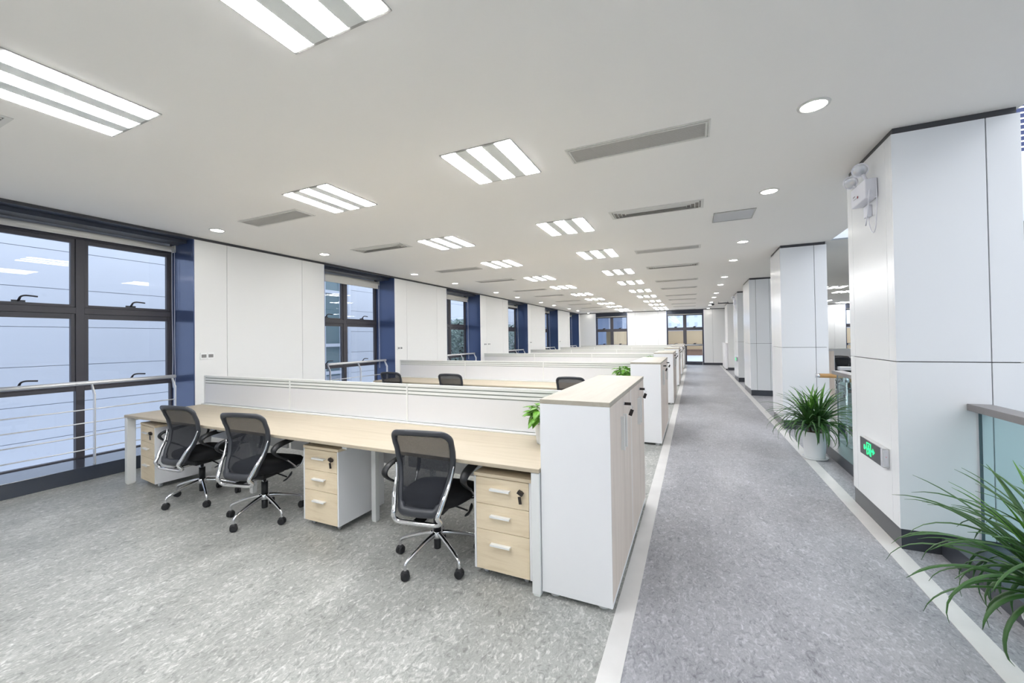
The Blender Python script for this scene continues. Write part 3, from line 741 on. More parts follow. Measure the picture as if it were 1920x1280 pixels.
def chair(name, label, loc, rz, group):
    t = thing(name, label, 'office chair', loc, rz, group)
    zb, zt = 0.425, 0.922
    loop = []
    for i in range(17): z = zb+0.045+(zt-0.06-zb-0.045)*i/16; loop.append((-hwz(z), z))
    xc, zc = hwz(zt)-0.055, zt-0.06
    for i in range(1, 7): a = PI-(PI/2)*i/7; loop.append((-xc+0.055*math.cos(a), zc+0.052*math.sin(a)))
    for i in range(9): x = -xc+2*xc*i/8; loop.append((x, zt-0.008+0.008*(1-(x/xc)**2)))
    for i in range(1, 7): a = PI/2-(PI/2)*i/7; loop.append((xc+0.055*math.cos(a), zc+0.052*math.sin(a)))
    for i in range(17): z = zb+0.045+(zt-0.06-zb-0.045)*(16-i)/16; loop.append((hwz(z), z))
    xb = hwz(zb)-0.04
    for i in range(1, 5): a = -(PI/2)*i/5; loop.append((xb+0.04*math.cos(a), zb+0.045+0.045*math.sin(a)))
    for i in range(7): loop.append((xb-2*xb*i/6, zb))
    for i in range(1, 5): a = -PI/2-(PI/2)*i/5; loop.append((-xb+0.04*math.cos(a), zb+0.045+0.045*math.sin(a)))
    pts = [(x, backy(x, z), z) for x, z in loop]
    rad = [0.019+(0.010 if z < 0.47 else 0)+(0.003 if z > 0.87 else 0) for x, z in loop]
    MB().tube(pts, rad, 10, closed=True, flat=0.8, up=(0, 1, 0)).build('back_frame', M['greypl'], t, fix=True)
    g = MB(); nu, nv = 14, 18; thick = 0.003
    for sgn in (0, 1):
        for j in range(nv+1):
            z = zb+0.012+(zt-0.02-zb)*j/nv
            hwv = hwz(z)-0.002
            if z > zc: hwv = min(hwv, xc+0.055*math.sqrt(max(0.02, 1-((z-zc)/0.056)**2)))
            if z < zb+0.045: hwv = min(hwv, xb+0.04*math.sqrt(max(0.02, 1-((zb+0.045-z)/0.046)**2)))
            for i in range(nu+1):
                x = -hwv+2*hwv*i/nu; g.v.append((x, backy(x, z)-thick*sgn, z))
        bs = sgn*(nu+1)*(nv+1)
        for j in range(nv):
            for i in range(nu):
                a = bs+j*(nu+1)+i; q = [a, a+1, a+nu+2, a+nu+1]; g.face(q[::-1] if sgn else q, 0, True)
        if sgn == 0: pass
    g2 = MB(); g2.v = g.v[:(nu+1)*(nv+1)]; g2.f = g.f[:nu*nv]; g2.mi = g.mi[:nu*nv]; g2.sm = g.sm[:nu*nv]
    mo = g2.build('mesh_back', M['meshf'], t, fix=False)
    sd = mo.modifiers.new('thickness', 'SOLIDIFY'); sd.thickness = 0.0025
    # polished tube hugging the back
    side = []
    for z in (0.70, 0.64, 0.58, 0.52, 0.46, 0.42): side.append((hwz(z)+0.016, backy(hwz(z), z)-0.018-(0.7-z)*0.12, z))
    u = side+[(0.16, -0.275, 0.385), (0.14, -0.27, 0.366), (0.11, -0.268, 0.36)]
    path = smoothpath([(x, y, z) for x, y, z in u], 3)
    full = path+[Vector((-p.x, p.y, p.z)) for p in reversed(path)]
    n = len(full); rr = []
    for i in range(n):
        d = min(i, n-1-i); rr.append(0.004+0.011*min(1, d/9))
    MB().tube(full, rr, 10).build('chrome_support', M['chrome'], t)
    MB().box(-0.04, 0.04, -0.275, -0.08, 0.352, 0.372).build('support_plate', M['chrome'], t, 0.003)
    # seat
    s = MB(); nu = 24; rings = [(-1, 0.0, 0.80), (-1, 0.6, 0.9), (-0.7, 0.85, 0.97), (0, 1, 1.0), (0.6, 0.985, 0.98), (0.9, 0.93, 0.93), (1, 0.8, 0.8), (1.03, 0.45, 0.45), (1.0, 0.001, 0.001)]
    prof = [(0.45, 0.400), (0.85, 0.402), (0.96, 0.418), (1.0, 0.44), (0.985, 0.462), (0.93, 0.477), (0.8, 0.485), (0.5, 0.483), (0.02, 0.478)]
    b0 = len(s.v); N = 36
    for (kf, z) in prof:
        for i in range(N):
            a = 2*PI*i/N; ca, sa = math.cos(a), math.sin(a)
            x = 0.245*abs(ca)**0.55*(1 if ca > 0 else -1)*kf; y = 0.235*abs(sa)**0.55*(1 if sa > 0 else -1)*kf
            if y < 0: x *= 1-0.18*(-y/0.235)
            zz = z-(0.02*max(0, (y-0.12)/0.115)**2 if z > 0.44 else 0)+0.012*max(0, -y/0.235)
            s.v.append((x, y+0.035, zz))
    for j in range(len(prof)-1):
        for i in range(N): s.face([b0+j*N+i, b0+j*N+(i+1) % N, b0+(j+1)*N+(i+1) % N, b0+(j+1)*N+i], 0, True)
    s.face([b0+i for i in range(N)][::-1], 0); s.face([b0+(len(prof)-1)*N+i for i in range(N)], 0, True)
    s.build('seat', M['fabric'], t)
    MB().box(-0.1, 0.1, -0.12, 0.12, 0.352, 0.4).build('tilt_mechanism', M['blackpl'], t, 0.012)
    lv_ = MB(); lv_.tube(smoothpath([(0.08, 0.02, 0.375), (0.17, 0.01, 0.36), (0.225, 0.0, 0.352)], 4), 0.006, 8)
    lv_.tube(smoothpath([(0.215, -0.03, 0.325), (0.235, -0.01, 0.34), (0.242, 0.02, 0.362), (0.236, 0.045, 0.385)], 4), [0.006, 0.010, 0.013, 0.015, 0.013, 0.012, 0.012, 0.014, 0.016, 0.016, 0.013, 0.008, 0.004], 8, flat=0.45)
    lv_.build('lever', M['blackpl'], t)
    # arm rests
    for sx in (-1, 1):
        q = lambda x, y, z: (sx*x, y, z)
        arm = smoothpath([q(0.262, -0.04, 0.51), q(0.27, -0.12, 0.555), q(0.276, -0.18, 0.597), q(0.28, -0.195, 0.632), q(0.283, -0.15, 0.66), q(0.285, -0.04, 0.674), q(0.285, 0.10, 0.682), q(0.281, 0.19, 0.674), q(0.274, 0.24, 0.64), q(0.265, 0.238, 0.585), q(0.255, 0.20, 0.52)], 6)
        n = len(arm); rr = []
        for i in range(n):
            f = i/(n-1); rr.append(0.014+0.016*math.exp(-((f-0.45)/0.24)**2))
        A = MB().tube(arm, rr, 10, flat=0.5, up=(0, 0, 1)).build('armrest', M['blackpl'], t)
        MB().tube(smoothpath([q(0.262, -0.045, 0.513), q(0.255, 0.03, 0.455), q(0.25, 0.075, 0.415), q(0.235, 0.085, 0.402), q(0.20, 0.08, 0.396)], 4), 0.0075, 8).build('arm_strut', M['chrome'], A)
        MB().tube(smoothpath([q(0.255, 0.20, 0.525), q(0.252, 0.17, 0.47), q(0.245, 0.145, 0.42), q(0.225, 0.13, 0.402), q(0.20, 0.12, 0.396)], 4), 0.0075, 8).build('arm_strut', M['chrome'], A)
    # column and base
    MB().lathe([(0.022, 0.075), (0.024, 0.08), (0.024, 0.15)], 18).lathe([(0.026, 0.20), (0.026, 0.30)], 18).build('gas_column', M['blackpl'], t)
    MB().lathe([(0.0145, 0.15), (0.0145, 0.353)], 14).build('column_rod', M['chrome'], t)
    MB().lathe([(0.028, 0.148), (0.036, 0.152), (0.04, 0.165), (0.036, 0.19), (0.03, 0.20)], 24).build('base_hub', M['chrome'], t)
    return t
def chair_base(t, base_deg):
    for i in range(5):
        a = math.radians(base_deg+72*i); c, s = math.cos(a), math.sin(a)
        P = lambda r, z: (c*r, s*r, z)
        pth = smoothpath([P(0.03, 0.178), P(0.10, 0.165), P(0.2, 0.135), P(0.262, 0.112), P(0.283, 0.096), P(0.287, 0.075), P(0.287, 0.055)], 4)
        n = len(pth); l = MB().tube(pth, [0.017-0.007*min(1, i_/(n*0.6)) for i_ in range(n)], 10).build('base_leg', M['chrome'], t)
        ca = MB(); o = (c*0.287, s*0.287)
        sa = a+0.9+i*1.3; dx, dy = math.cos(sa), math.sin(sa)
        for off in (-0.012, 0.012):
            cx_, cy_ = o[0]+dx*off, o[1]+dy*off; b0 = len(ca.v); N = 18
            for (w_, r_) in ((-0.010, 0.012), (-0.010, 0.024), (-0.006, 0.028), (0.006, 0.028), (0.010, 0.024), (0.010, 0.012)):
                for j in range(N):
                    an = 2*PI*j/N
                    ca.v.append((cx_+dx*w_-dy*r_*math.cos(an), cy_+dy*w_+dx*r_*math.cos(an), 0.028+r_*math.sin(an)))
            for q in range(5):
                for j in range(N): ca.face([b0+q*N+j, b0+q*N+(j+1) % N, b0+(q+1)*N+(j+1) % N, b0+(q+1)*N+j], 0, True)
            ca.face([b0+j for j in range(N)][::-1]); ca.face([b0+5*N+j for j in range(N)])
        ca.lathe([(0.024, 0.045), (0.024, 0.052), (0.012, 0.06)], 12, 0, (o[0], o[1], 0))
        ca.build('caster', M['rubber'], t)
G1 = 'mesh office chairs'
ch = chair('office_chair', 'black mesh office chair with chrome base in front of the right drawer pedestal', (-1.625, 2.28, 0), math.radians(9), G1); CH0 = ch
c2 = dup(ch, (-3.40, 2.25, 0), math.radians(12), 'black mesh office chair at the nearest desk, just left of the middle drawer pedestal', G1)
c3 = dup(ch, (-4.36, 2.27, 0), math.radians(6), 'black mesh office chair at the left end of the nearest desk, closest to the window', G1)
c4 = dup(ch, (-5.05, 5.88, 0), math.radians(5), 'black mesh chair back at the second desk, leftmost of its three', G1)
c5 = dup(ch, (-3.77, 5.86, 0), math.radians(9), 'black mesh chair back at the second desk, middle of its three', G1)
c6 = dup(ch, (-1.68, 5.90, 0), math.radians(4), 'black mesh chair back at the second desk, partly hidden by the oak cabinet top', G1)
for c_, wdeg in ((ch, -99), (c2, -81), (c3, -93), (c4, -90), (c5, -70), (c6, -90)):
    chair_base(c_, wdeg-math.degrees(c_.rotation_euler.z))

# ------------------------------------------------------------------ plants
def pothos(label, loc, sc, seed, n=60):
    rnd = random.Random(seed)
    t = thing('potted_pothos', label, 'potted plant', loc, 0, 'small green plants beside the cabinets')
    MB().lathe([(0.0, 0.0), (0.05, 0.0), (0.054, 0.01), (0.068, 0.145), (0.073, 0.16), (0.066, 0.161), (0.062, 0.14), (0.0, 0.135)], 24).build('pot', M['pot'], t)
    f = MB(); st = MB()
    for i in range(n):
        a = rnd.uniform(0, 2*PI); r = rnd.uniform(0.02, 0.10)*sc; h = 0.165+rnd.uniform(0.0, 0.16)*sc*(1-0.5*r/0.10)
        px, py = math.cos(a)*r, math.sin(a)*r
        st.tube([(px*0.2, py*0.2, 0.135), (px*0.6, py*0.6, h*0.8), (px, py, h)], 0.0018, 5)
        L_ = rnd.uniform(0.065, 0.105)*sc; W = L_*0.33; d = Vector((math.cos(a), math.sin(a), rnd.uniform(-0.7, 0.35))).normalized()
        side = Vector((-math.sin(a), math.cos(a), rnd.uniform(-0.3, 0.3))).normalized(); nn = d.cross(side)
        b0 = len(f.v)
        for (u, wv, dp) in ((0, 0.05, 0), (0.15, 0.8, 0.02), (0.4, 1.0, 0.0), (0.7, 0.62, -0.08), (1.0, 0.02, -0.2)):
            c = Vector((px, py, h))+d*L_*u+Vector((0, 0, dp*L_))
            f.v += [tuple(c-side*W*wv+nn*W*0.25*wv), tuple(c), tuple(c+side*W*wv+nn*W*0.25*wv)]
        for j in range(4):
            for q in (0, 1): f.face([b0+j*3+q, b0+j*3+q+1, b0+j*3+q+4, b0+j*3+q+3], 0, True)
    o = f.build('foliage', M['pothos'], t, fix=False); md = o.modifiers.new('thickness', 'SOLIDIFY'); md.thickness = 0.0008
    st.build('stems', M['pothos'], t)
for k in range(5):
    pothos('small bright green pothos in a white pot on %s bench desk, beside its cabinet' % rown[k], (-1.0, 2.166+PITCH*k+0.56, ZT), [0.95, 1.15, 1.1, 1.1, 1.0][k], 11+k)
def strap_plant(label, loc, crowns, seed, rtop=0.127, hp=0.33, L0=0.62):
    rnd = random.Random(seed)
    t = thing('potted_dracaena', label, 'potted plant', loc, 0, 'strap-leaved plants along the aisle')
    p = MB(); p.lathe([(0.0, 0.015), (rtop*0.80, 0.015), (rtop*0.82, 0.03), (rtop*0.97, hp-0.02), (rtop*1.03, hp-0.012), (rtop*1.03, hp), (rtop*0.95, hp), (rtop*0.93, hp-0.03), (0.0, hp-0.035)], 40)
    p.build('pot', M['pot'], t)
    MB().lathe([(0.0, 0.0), (rtop*0.98, 0.0), (rtop*1.08, 0.022), (rtop*1.05, 0.024), (rtop*0.95, 0.012), (0.0, 0.012)], 36).build('saucer', M['pot'], t)
    MB().lathe([(0.0, hp-0.018), (rtop*0.6, hp-0.02), (rtop*0.93, hp-0.028)], 24).build('soil', M['soil'], t)
    st = MB(); f = MB()
    for (cx_, cy_, cz, n) in crowns:
        st.tube([(cx_*0.6, cy_*0.6, hp-0.03), (cx_, cy_, cz)], 0.014, 8)
        for i in range(n):
            q = i/n; a = i*2.39996+rnd.uniform(-0.25, 0.25)
            el = math.radians(84-76*q+rnd.uniform(-9, 9)); L_ = L0*rnd.uniform(0.72, 1.05)*(0.78+0.22*math.sin(PI*q)); W = rnd.uniform(0.008, 0.0145)
            droop = rnd.uniform(1.0, 2.1)*(0.3+q)
            pos = Vector((cx_, cy_, cz+0.03*(1-q))); e = el; b0 = len(f.v); N = 12; mi = 1 if q < 0.16 else 0
            for j in range(N+1):
                u = j/N; d = Vector((math.cos(e)*math.cos(a), math.cos(e)*math.sin(a), math.sin(e)))
                side = Vector((-math.sin(a), math.cos(a), 0)); nn = side.cross(d)
                wv = W*min(1, 0.55+3*u)*(1-u**3)**0.8+0.0004
                f.v += [tuple(pos-side*wv+nn*wv*0.35), tuple(pos), tuple(pos+side*wv+nn*wv*0.35)]
                pos = pos+d*(L_/N); e -= droop/N*(0.4+1.3*u)*1.25
                if pos.z < 0.03: pos.z = 0.03
            for j in range(N):
                for k_ in (0, 1): f.face([b0+j*3+k_, b0+j*3+k_+1, b0+j*3+k_+4, b0+j*3+k_+3], mi, True)
    st.build('stem', M['bark'], t)
    o = f.build('foliage', [M['leafd'], M['leafb']], t, fix=False); md = o.modifiers.new('thickness', 'SOLIDIFY'); md.thickness = 0.0012
    return t
strap_plant('bushy strap-leaved green plant in a white pot standing before the second pillar', (1.315, 5.93, 0.003), [(-0.055, -0.02, 0.39, 92), (0.06, 0.02, 0.41, 92)], 3, L0=0.60)
strap_plant('strap-leaved green plant cut off by the right edge, beside the near glass balustrade', (1.34, 2.33, 0.003), [(-0.04, 0.0, 0.43, 90), (0.05, 0.03, 0.45, 86)], 8, rtop=0.13, L0=0.61)

# ------------------------------------------------------------------ balustrades
def balustrade(label, ya, yb, panes):
    t = thing('glass_balustrade', label, 'balustrade', (1.64, (ya+yb)/2, 0), 0, 'glass balustrades along the atrium')
    hy = (yb-ya)/2
    MB().box(-0.14, 0.14, -hy, hy, 0, 0.125).build('kerb', M['kick'], t, 0.003)
    MB().box(0.0, 0.12, -hy, hy, 0.985, 1.03).build('top_rail', M['railgrey'], t, 0.003)
    for i in range(panes):
        a = -hy+2*hy*i/panes+0.012; c = -hy+2*hy*(i+1)/panes-0.012
        g = MB().box(0.05, 0.066, a, c, 0.126, 0.984).build('glass_panel', M['bglass'], t)
        for yy in (a-0.002, c):
            MB().box(0.05, 0.066, yy, yy+0.002, 0.126, 0.984).build('glass_edge', M['bedge'], g)
balustrade('glass balustrade with a flat grey rail at the right edge, ending at the nearest pillar', YB, 3.655, 4)
balustrade('glass balustrade between the nearest and the second pillar', 4.545, 6.5, 2)
t = thing('glass_balustrade', 'pale railed balustrade across the far side of the atrium', 'balustrade', (5.7, YV+0.1, 0))
MB().box(-3.7, 3.75, -0.06, 0.06, 0, 0.125).build('kerb', M['kick'], t)
MB().box(-3.7, 3.75, -0.05, 0.05, 0.96, 1.01).build('top_rail', M['hatch'], t)
for i in range(5): MB().box(-3.69+1.487*i, -2.22+1.487*i, -0.008, 0.008, 0.126, 0.959).build('glass_panel', M['bglass'], t)
# timber stair handrails
def stair_rail(label, a, b_):
    t = thing('stair_handrail', label, 'handrail', ((a[0]+b_[0])/2, (a[1]+b_[1])/2, 0), 0, 'timber stair handrails')
    o = Vector(t.location); A = Vector(a)-o; Bv = Vector(b_)-o; d = (Bv-A).normalized()
    MB().tube([A+d*0.05, Bv], 0.032, 16).build('rail', M['stairwood'], t)
    MB().tube([A-d*0.0, A+d*0.05], 0.033, 16).build('end_cap', M['chrome'], t)
    for s in (0.3, 0.9):
        p = A+(Bv-A)*s; MB().tube([(p.x, p.y, -0.3), (p.x, p.y, p.z-0.03)], 0.014, 10).build('post', M['chrome'], t)
stair_rail('short round timber handrail with a steel end cap in front of the second pillar', (1.665, 7.38, 0.885), (2.9, 7.38, 0.885))
stair_rail('lower round timber handrail passing behind the nearest pillar', (1.80, 6.62, 0.895), (2.9, 6.62, 0.895))
st = thing('stair_landing', 'pale landing of the stair inside the atrium behind the balustrade', 'stair', (2.56, 7.02, -0.3))
MB().box(-0.6, 0.6, -0.44, 0.44, -0.12, 0.0).build('landing_slab', M['render'], st)
MB().box(-0.5, 0.6, -0.44, -0.424, 0.0, 1.12).build('glass_panel', M['bglass'], st)

# ------------------------------------------------------------------ exit signs and emergency lights
def exit_sign(label, x, y0, y1, z0, z1):
    t = thing('exit_sign', label, 'exit sign', (x, (y0+y1)/2, (z0+z1)/2), 0)
    hy, hz = (y1-y0)/2, (z1-z0)/2
    MB().box(-0.038, 0, -hy, hy, -hz, hz).build('housing', M['hatch'], t, 0.002)
    f = MB().box(-0.0405, -0.0382, -hy+0.035, hy-0.004, -hz+0.004, hz-0.004).build('face', M['signd'], t)
    g = MB(); xs0, xs1 = -0.0425, -0.0408
    # the sign is read looking +x: far end (larger y) is on the left
    def rect(a0, a1, b0, b1): g.box(xs0, xs1, -a1, -a0, b0, b1)
    def poly(p): g.prism([(-a, b_) for a, b_ in p], 'x', xs0, xs1)
    s = hz/0.07
    rect(-0.075*s, -0.066*s, -0.048*s, 0.05*s); rect(-0.066*s, 0.0, 0.041*s, 0.05*s); rect(0.0, 0.009*s, -0.048*s, 0.05*s)
    for i in range(1): g.lathe([(0.0, xs0), (0.010*s, xs0), (0.010*s, xs1), (0.0, xs1)], 12, 0, (0, 0.032*s, 0.024*s), 'x')
    poly([(-0.046*s, 0.012*s), (-0.018*s, 0.012*s), (-0.012*s, -0.012*s), (-0.032*s, -0.016*s)])
    poly([(-0.05*s, 0.01*s), (-0.042*s, 0.012*s), (-0.05*s, -0.01*s), (-0.062*s, -0.012*s)])
    poly([(-0.02*s, 0.012*s), (-0.004*s, -0.004*s), (-0.008*s, -0.012*s), (-0.022*s, 0.0)])
    poly([(-0.032*s, -0.014*s), (-0.02*s, -0.014*s), (-0.046*s, -0.045*s), (-0.056*s, -0.04*s)])
    poly([(-0.022*s, -0.014*s), (-0.012*s, -0.012*s), (-0.004*s, -0.045*s), (-0.016*s, -0.045*s)])
    rect(0.015*s, 0.05*s, -0.006*s, 0.006*s); poly([(0.045*s, 0.024*s), (0.08*s, 0.0), (0.045*s, -0.024*s)])
    rect(-0.13*s, -0.09*s, -0.006*s, 0.006*s); rect(-0.13*s, -0.105*s, 0.006*s, 0.018*s); rect(-0.13*s, -0.105*s, -0.018*s, -0.006*s)
    g.build('pictogram', M['green'], t)
    c = MB().box(-0.0405, -0.0382, -hy+0.002, -hy+0.033, -hz+0.004, hz-0.004).build('end_plate', M['lens'], t)
    MB().box(-0.034, -0.006, -hy-0.002, -hy, -hz+0.01, hz-0.01).build('side_panel', M['lens'], t)
    MB().lathe([(0.0, 0), (0.003, 0), (0.003, -0.002), (0, -0.002)], 10, 0, (-0.02, -hy-0.002, 0.01), 'y').build('indicator', M['red'], t)
exit_sign('green running figure exit sign with arrow, low on the nearest pillar', 1.29, 3.80, 4.235, 0.515, 0.655)
exit_sign('small exit sign low on the fourth pillar', 1.31, 14.95, 15.35, 0.66, 0.80)
def emergency(label, x, y, z):
    t = thing('emergency_light', label, 'emergency light', (x, y, z))
    MB().box(-0.075, 0, -0.15, 0.15, -0.075, 0.075).build('casing', M['emwhite'], t, 0.006)
    MB().lathe([(0.0, 0), (0.010, 0), (0.010, -0.003), (0, -0.003)], 14, 0, (-0.0755, 0.0, -0.02), 'x').build('button', M['red'], t)
    MB().box(-0.0768, -0.0755, 0.06, 0.10, 0.0, 0.008).box(-0.0768, -0.0755, 0.02, 0.09, -0.022, -0.019).build('label_strip', M['outletg'], t)
    for s in (-1, 1):
        y_ = 0.045+s*0.075
        h = MB(); h.lathe([(0.028, 0.05), (0.05, 0.035), (0.062, 0.0), (0.065, -0.006)], 24, 0, (0, 0, 0), 'y')
        hd = h.build('lamp_head', M['emwhite'], t); hd.scale = (0.82, 0.82, 0.82); hd.location = (-0.085, y_-0.06 if s < 0 else y_, 0.165 if s < 0 else 0.14); hd.rotation_euler = (0.45, 0.0, -0.55-0.25*s)
        ln = MB().lathe([(0.0, -0.016), (0.03, -0.014), (0.055, -0.006), (0.06, 0.0), (0.04, 0.03), (0.0, 0.034)], 24, 0, (0, 0, 0), 'y').build('lens', M['lens'], hd)
        MB().tube([(-0.045, y_-(0.06 if s < 0 else 0), 0.07), (-0.07, y_-(0.06 if s < 0 else 0), 0.13)], 0.012, 10).build('neck', M['emwhite'], t)
    c = MB(); c.tube(smoothpath([(-0.05, -0.152, -0.04), (-0.055, -0.165, -0.02), (-0.06, -0.17, -0.06), (-0.05, -0.11, -0.17), (-0.04, -0.03, -0.26)], 5), 0.0045, 8)
    c.tube(smoothpath([(-0.015, 0.0, -0.16), (-0.012, -0.02, -0.26), (-0.012, -0.08, -0.33), (-0.012, -0.13, -0.30), (-0.01, -0.15, -0.18), (-0.01, -0.16, -0.05), (-0.01, -0.155, 0.05)], 6), 0.0035, 8)
    c.build('cable', M['emwhite'], t)
    p = MB().box(-0.03, 0, -0.04, 0.04, -0.19, -0.10).build('socket', M['emwhite'], t, 0.004)
emergency('white twin lamp emergency light with a hanging cable, high on the nearest pillar', 1.29, 4.04, 2.615)
emergency('small white twin lamp emergency light high on the fourth pillar', 1.31, 15.2, 2.62)

# ------------------------------------------------------------------ opposite office and end of the aisle
dup(cp, (2.54, 11.6, 0), -PI/2, 'grey oak cabinet standing beyond the atrium, seen between the first two pillars', 'storage cabinets beyond the atrium')
c7 = dup(CH0, (3.42, 12.2, 0), math.radians(200), 'black mesh office chair beyond the atrium, nearest the first pillar', 'office chairs beyond the atrium')
c8 = dup(CH0, (3.42, 13.1, 0), math.radians(150), 'black mesh office chair beyond the atrium, behind the grey oak cabinet', 'office chairs beyond the atrium')
t = thing('bench_desk', 'pale desk beyond the atrium behind the two chairs', 'desk', (4.4, 14.3, 0))
MB().box(-1.6, 1.6, -0.4, 0.4, ZT-0.025, ZT).build('desktop', M['woodx'], t, 0.002)
for x in (-1.57, 1.57):
    for y in (-0.37, 0.37): MB().box(x-0.03, x+0.03, y-0.03, y+0.03, 0, ZT-0.025).build('leg', M['whitepaint'], t)
t = thing('desk_screen', 'white desk screen on the desk beyond the atrium', 'desk screen', (4.4, 14.3, ZT))
MB().box(-1.6, 1.6, -0.012, 0.012, 0.0, 0.34).build('board', M['screenw'], t)
MB().box(-1.6, 1.6, -0.016, 0.016, 0.34, 0.355).build('top_rail', M['alu'], t)
t = thing('low_cabinet', 'low white cabinet at the far end of the aisle, before the white end wall', 'cabinet', (1.306, 20.8, 0))
MB().box(-0.044, 0.044, -0.95, 0.93, 0.06, 1.17).build('carcass', M['white'], t)
MB().box(-0.046, 0.044, 0.93, 0.95, 0.06, 1.17).build('end_panel', M['woodv'], t)
MB().box(-0.046, 0.044, -0.95, 0.95, 1.17, 1.19).build('top', M['white'], t)
for y in (-0.85, 0.0, 0.85): MB().lathe([(0.03, 0), (0.03, 0.06)], 12, 0, (0, y, 0)).build('foot', M['kick'], t)

# ------------------------------------------------------------------ outside
XC = -9.5
t = thing('neighbour_building', 'pale blue clad building close outside the left windows', 'building', (XC, 10, -4))
b = MB(); z = -4.0+4.0
rows = [(-4.0, 0.0), (0.0, 0.55), (0.55, 1.17), (1.17, 1.80), (1.80, 2.43), (2.43, 3.06), (3.06, 3.7), (3.7, 4.3), (4.3, 4.9)]
for (z0, z1) in rows:
    for (ya, yb) in ((-20, 7.35), (8.75, 14.1), (14.1, 26)):
        b.box(-0.02, 0, ya-10+0.004, yb-10-0.004, z0+4+0.004, z1+4-0.004)
b.build('cladding', M['clad'], t)
b = MB(); b.box(-0.4, -0.03, -30, -2.65, 0, 8.9); b.box(-0.4, -0.03, -1.25, 4.1, 0, 8.9); b.box(-0.4, -0.03, 4.1, 16, 0, 8.9); b.build('backing', M['cladgap'], t)
# tall window bay seen through the second window
wb = MB().box(-0.15, -0.12, -2.65, -1.25, 1.0, 8.9).build('bay_glass', M['extglass'], t)
b = MB()
for zz in (1.0, 4.55, 5.35, 6.9): b.box(-0.12, -0.05, -2.65, -1.25, zz, zz+0.09)
for yy in (-2.65, -1.95, -1.33): b.box(-0.12, -0.04, yy, yy+0.07, 1.0, 8.9)
b.build('bay_frame', M['extpale'], wb)
b = MB()
for i in range(26): b.box(-0.117, -0.105, -2.6, -1.3, 3.6+i*0.035, 3.62+i*0.035)
b.build('bay_blind', M['extpale'], wb)
b = MB(); b.tube([(0.06, -1.12, 0), (0.06, -1.12, 8.9)], 0.045, 12); b.build('drainpipe', M['extpale'], t)
rf = thing('link_roof', 'sloping pale roof edge outside the third left window', 'roof', (-8.99, 13.2, 2.0))
MB().prism([(-1.6, -0.1), (4.8, 0.75), (4.8, 0.9), (-1.6, 0.05)], 'x', -0.5, 0.5).build('slope', M['extpale'], rf)
MB().prism([(-1.6, -0.35), (4.8, 0.5), (4.8, 0.72), (-1.6, -0.13)], 'x', -0.45, 0.45).build('fascia', M['extdark'], rf)
def tree(name, label, loc, R, hgt, seed, n=900):
    rnd = random.Random(seed); t = thing(name, label, 'tree', loc)
    tr = MB(); tr.tube(smoothpath([(0, 0, 0), (0.05, 0.05, hgt*0.4), (0, 0.1, hgt*0.75)], 4), 0.09, 10)
    for i in range(7):
        a = i*0.9; tr.tube([(0.03, 0.05, hgt*(0.35+0.05*i)), (math.cos(a)*R*0.6, math.sin(a)*R*0.6, hgt*(0.55+0.05*i))], 0.03, 6)
    tr.build('trunk', M['bark'], t)
    f = MB()
    for i in range(n):
        u = rnd.gauss(0, 1), rnd.gauss(0, 1), rnd.gauss(0, 1); l = math.sqrt(sum(x*x for x in u)); r = R*rnd.uniform(0.35, 1)**0.5
        c = Vector((u[0]/l*r, u[1]/l*r, hgt*0.72+u[2]/l*r*1.1)); s_ = rnd.uniform(0.03, 0.06)
        d = Vector((rnd.uniform(-1, 1), rnd.uniform(-1, 1), rnd.uniform(-1, 1))).normalized(); e = d.orthogonal().normalized()
        b0 = len(f.v); f.v += [tuple(c-d*s_), tuple(c+e*s_*0.5), tuple(c+d*s_), tuple(c-e*s_*0.5)]; f.face([b0, b0+1, b0+2, b0+3])
    o = f.build('crown', M['tree'], t, fix=False); md = o.modifiers.new('thickness', 'SOLIDIFY'); md.thickness = 0.003
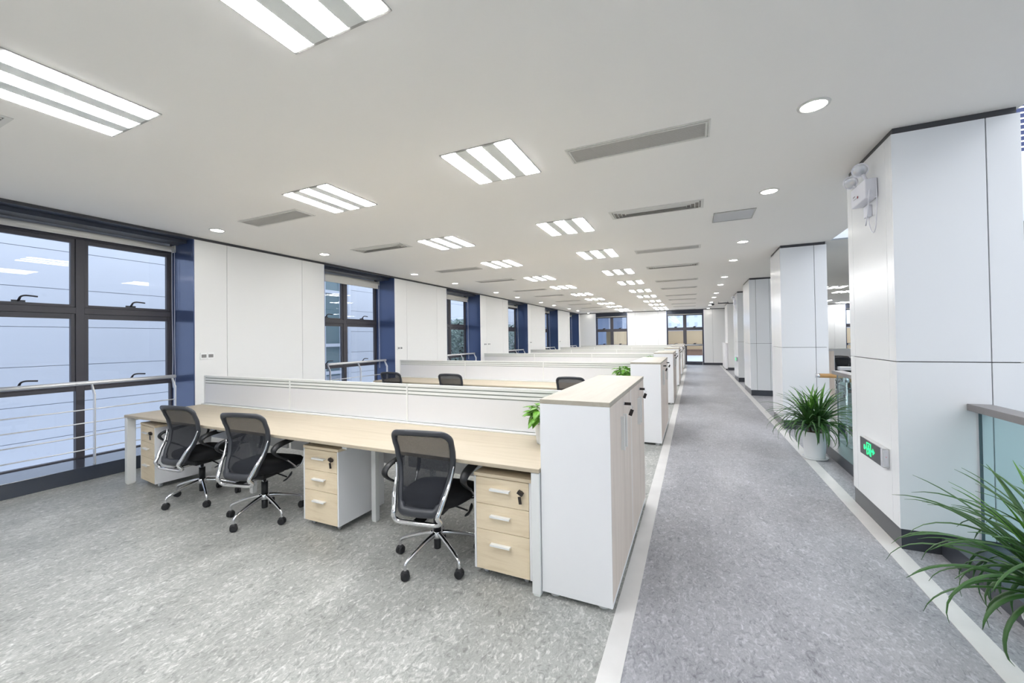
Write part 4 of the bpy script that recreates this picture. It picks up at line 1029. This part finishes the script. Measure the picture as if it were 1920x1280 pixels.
tree('tree', 'hazy grey green tree outside the third left window', (-8.2, 13.1, -4), 1.15, 7.0, 5, 11000)
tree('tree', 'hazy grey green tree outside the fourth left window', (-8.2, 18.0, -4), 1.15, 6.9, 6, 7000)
tag(B('ground', M['extpale'], None, -60, XL-0.75, -30, 60, -4.3, -4.0), 'pale paved ground far below the left windows', 'ground', kind='structure')
tag(B('terrace', M['extpale'], None, -30, 30, YF+0.45, 60, -0.25, -0.05), 'pale paved terrace outside the far windows', 'terrace', kind='structure')
t = thing('garden_wall', 'beige rendered wall outside the far windows', 'wall', (6, 37, -0.05))
MB().box(-10.5, 14, 0, 0.3, 0, 2.05).build('wall', M['beige'], t)
MB().box(-10.5, 14, -0.05, 0.35, 2.05, 2.12).build('coping', M['extpale'], t)
t = thing('planter_bench', 'brown timber bench at the foot of the beige wall', 'bench', (3, 36.2, -0.05))
MB().box(-5, 9, -0.3, 0.3, 0.42, 0.5).build('seat', M['brown'], t)
MB().box(-5, 9, -0.2, 0.75, 0.0, 0.4).build('base', M['brown'], t)
t = thing('side_wall', 'long beige wall running away outside the far window left of centre', 'wall', (-4.6, 30.5, -0.05))
MB().box(-0.15, 0.15, -6.5, 6.7, 0, 2.0).build('wall', M['beige'], t)
t = thing('glazed_wing', 'blue grey glazed wing with a dark canopy outside the far left window', 'building', (-10, 34, -0.05))
MB().box(-5, 4.6, 0, 4, 0, 4.2).build('body', M['wingglass'], t)
for i in range(7): MB().box(-4.9+1.4*i, -4.78+1.4*i, -0.06, 0, 0, 4.2).build('mullion', M['extpale'], t)
MB().box(-5, 7.5, -3.5, 4, 4.2, 4.6).build('canopy', M['extdark'], t)
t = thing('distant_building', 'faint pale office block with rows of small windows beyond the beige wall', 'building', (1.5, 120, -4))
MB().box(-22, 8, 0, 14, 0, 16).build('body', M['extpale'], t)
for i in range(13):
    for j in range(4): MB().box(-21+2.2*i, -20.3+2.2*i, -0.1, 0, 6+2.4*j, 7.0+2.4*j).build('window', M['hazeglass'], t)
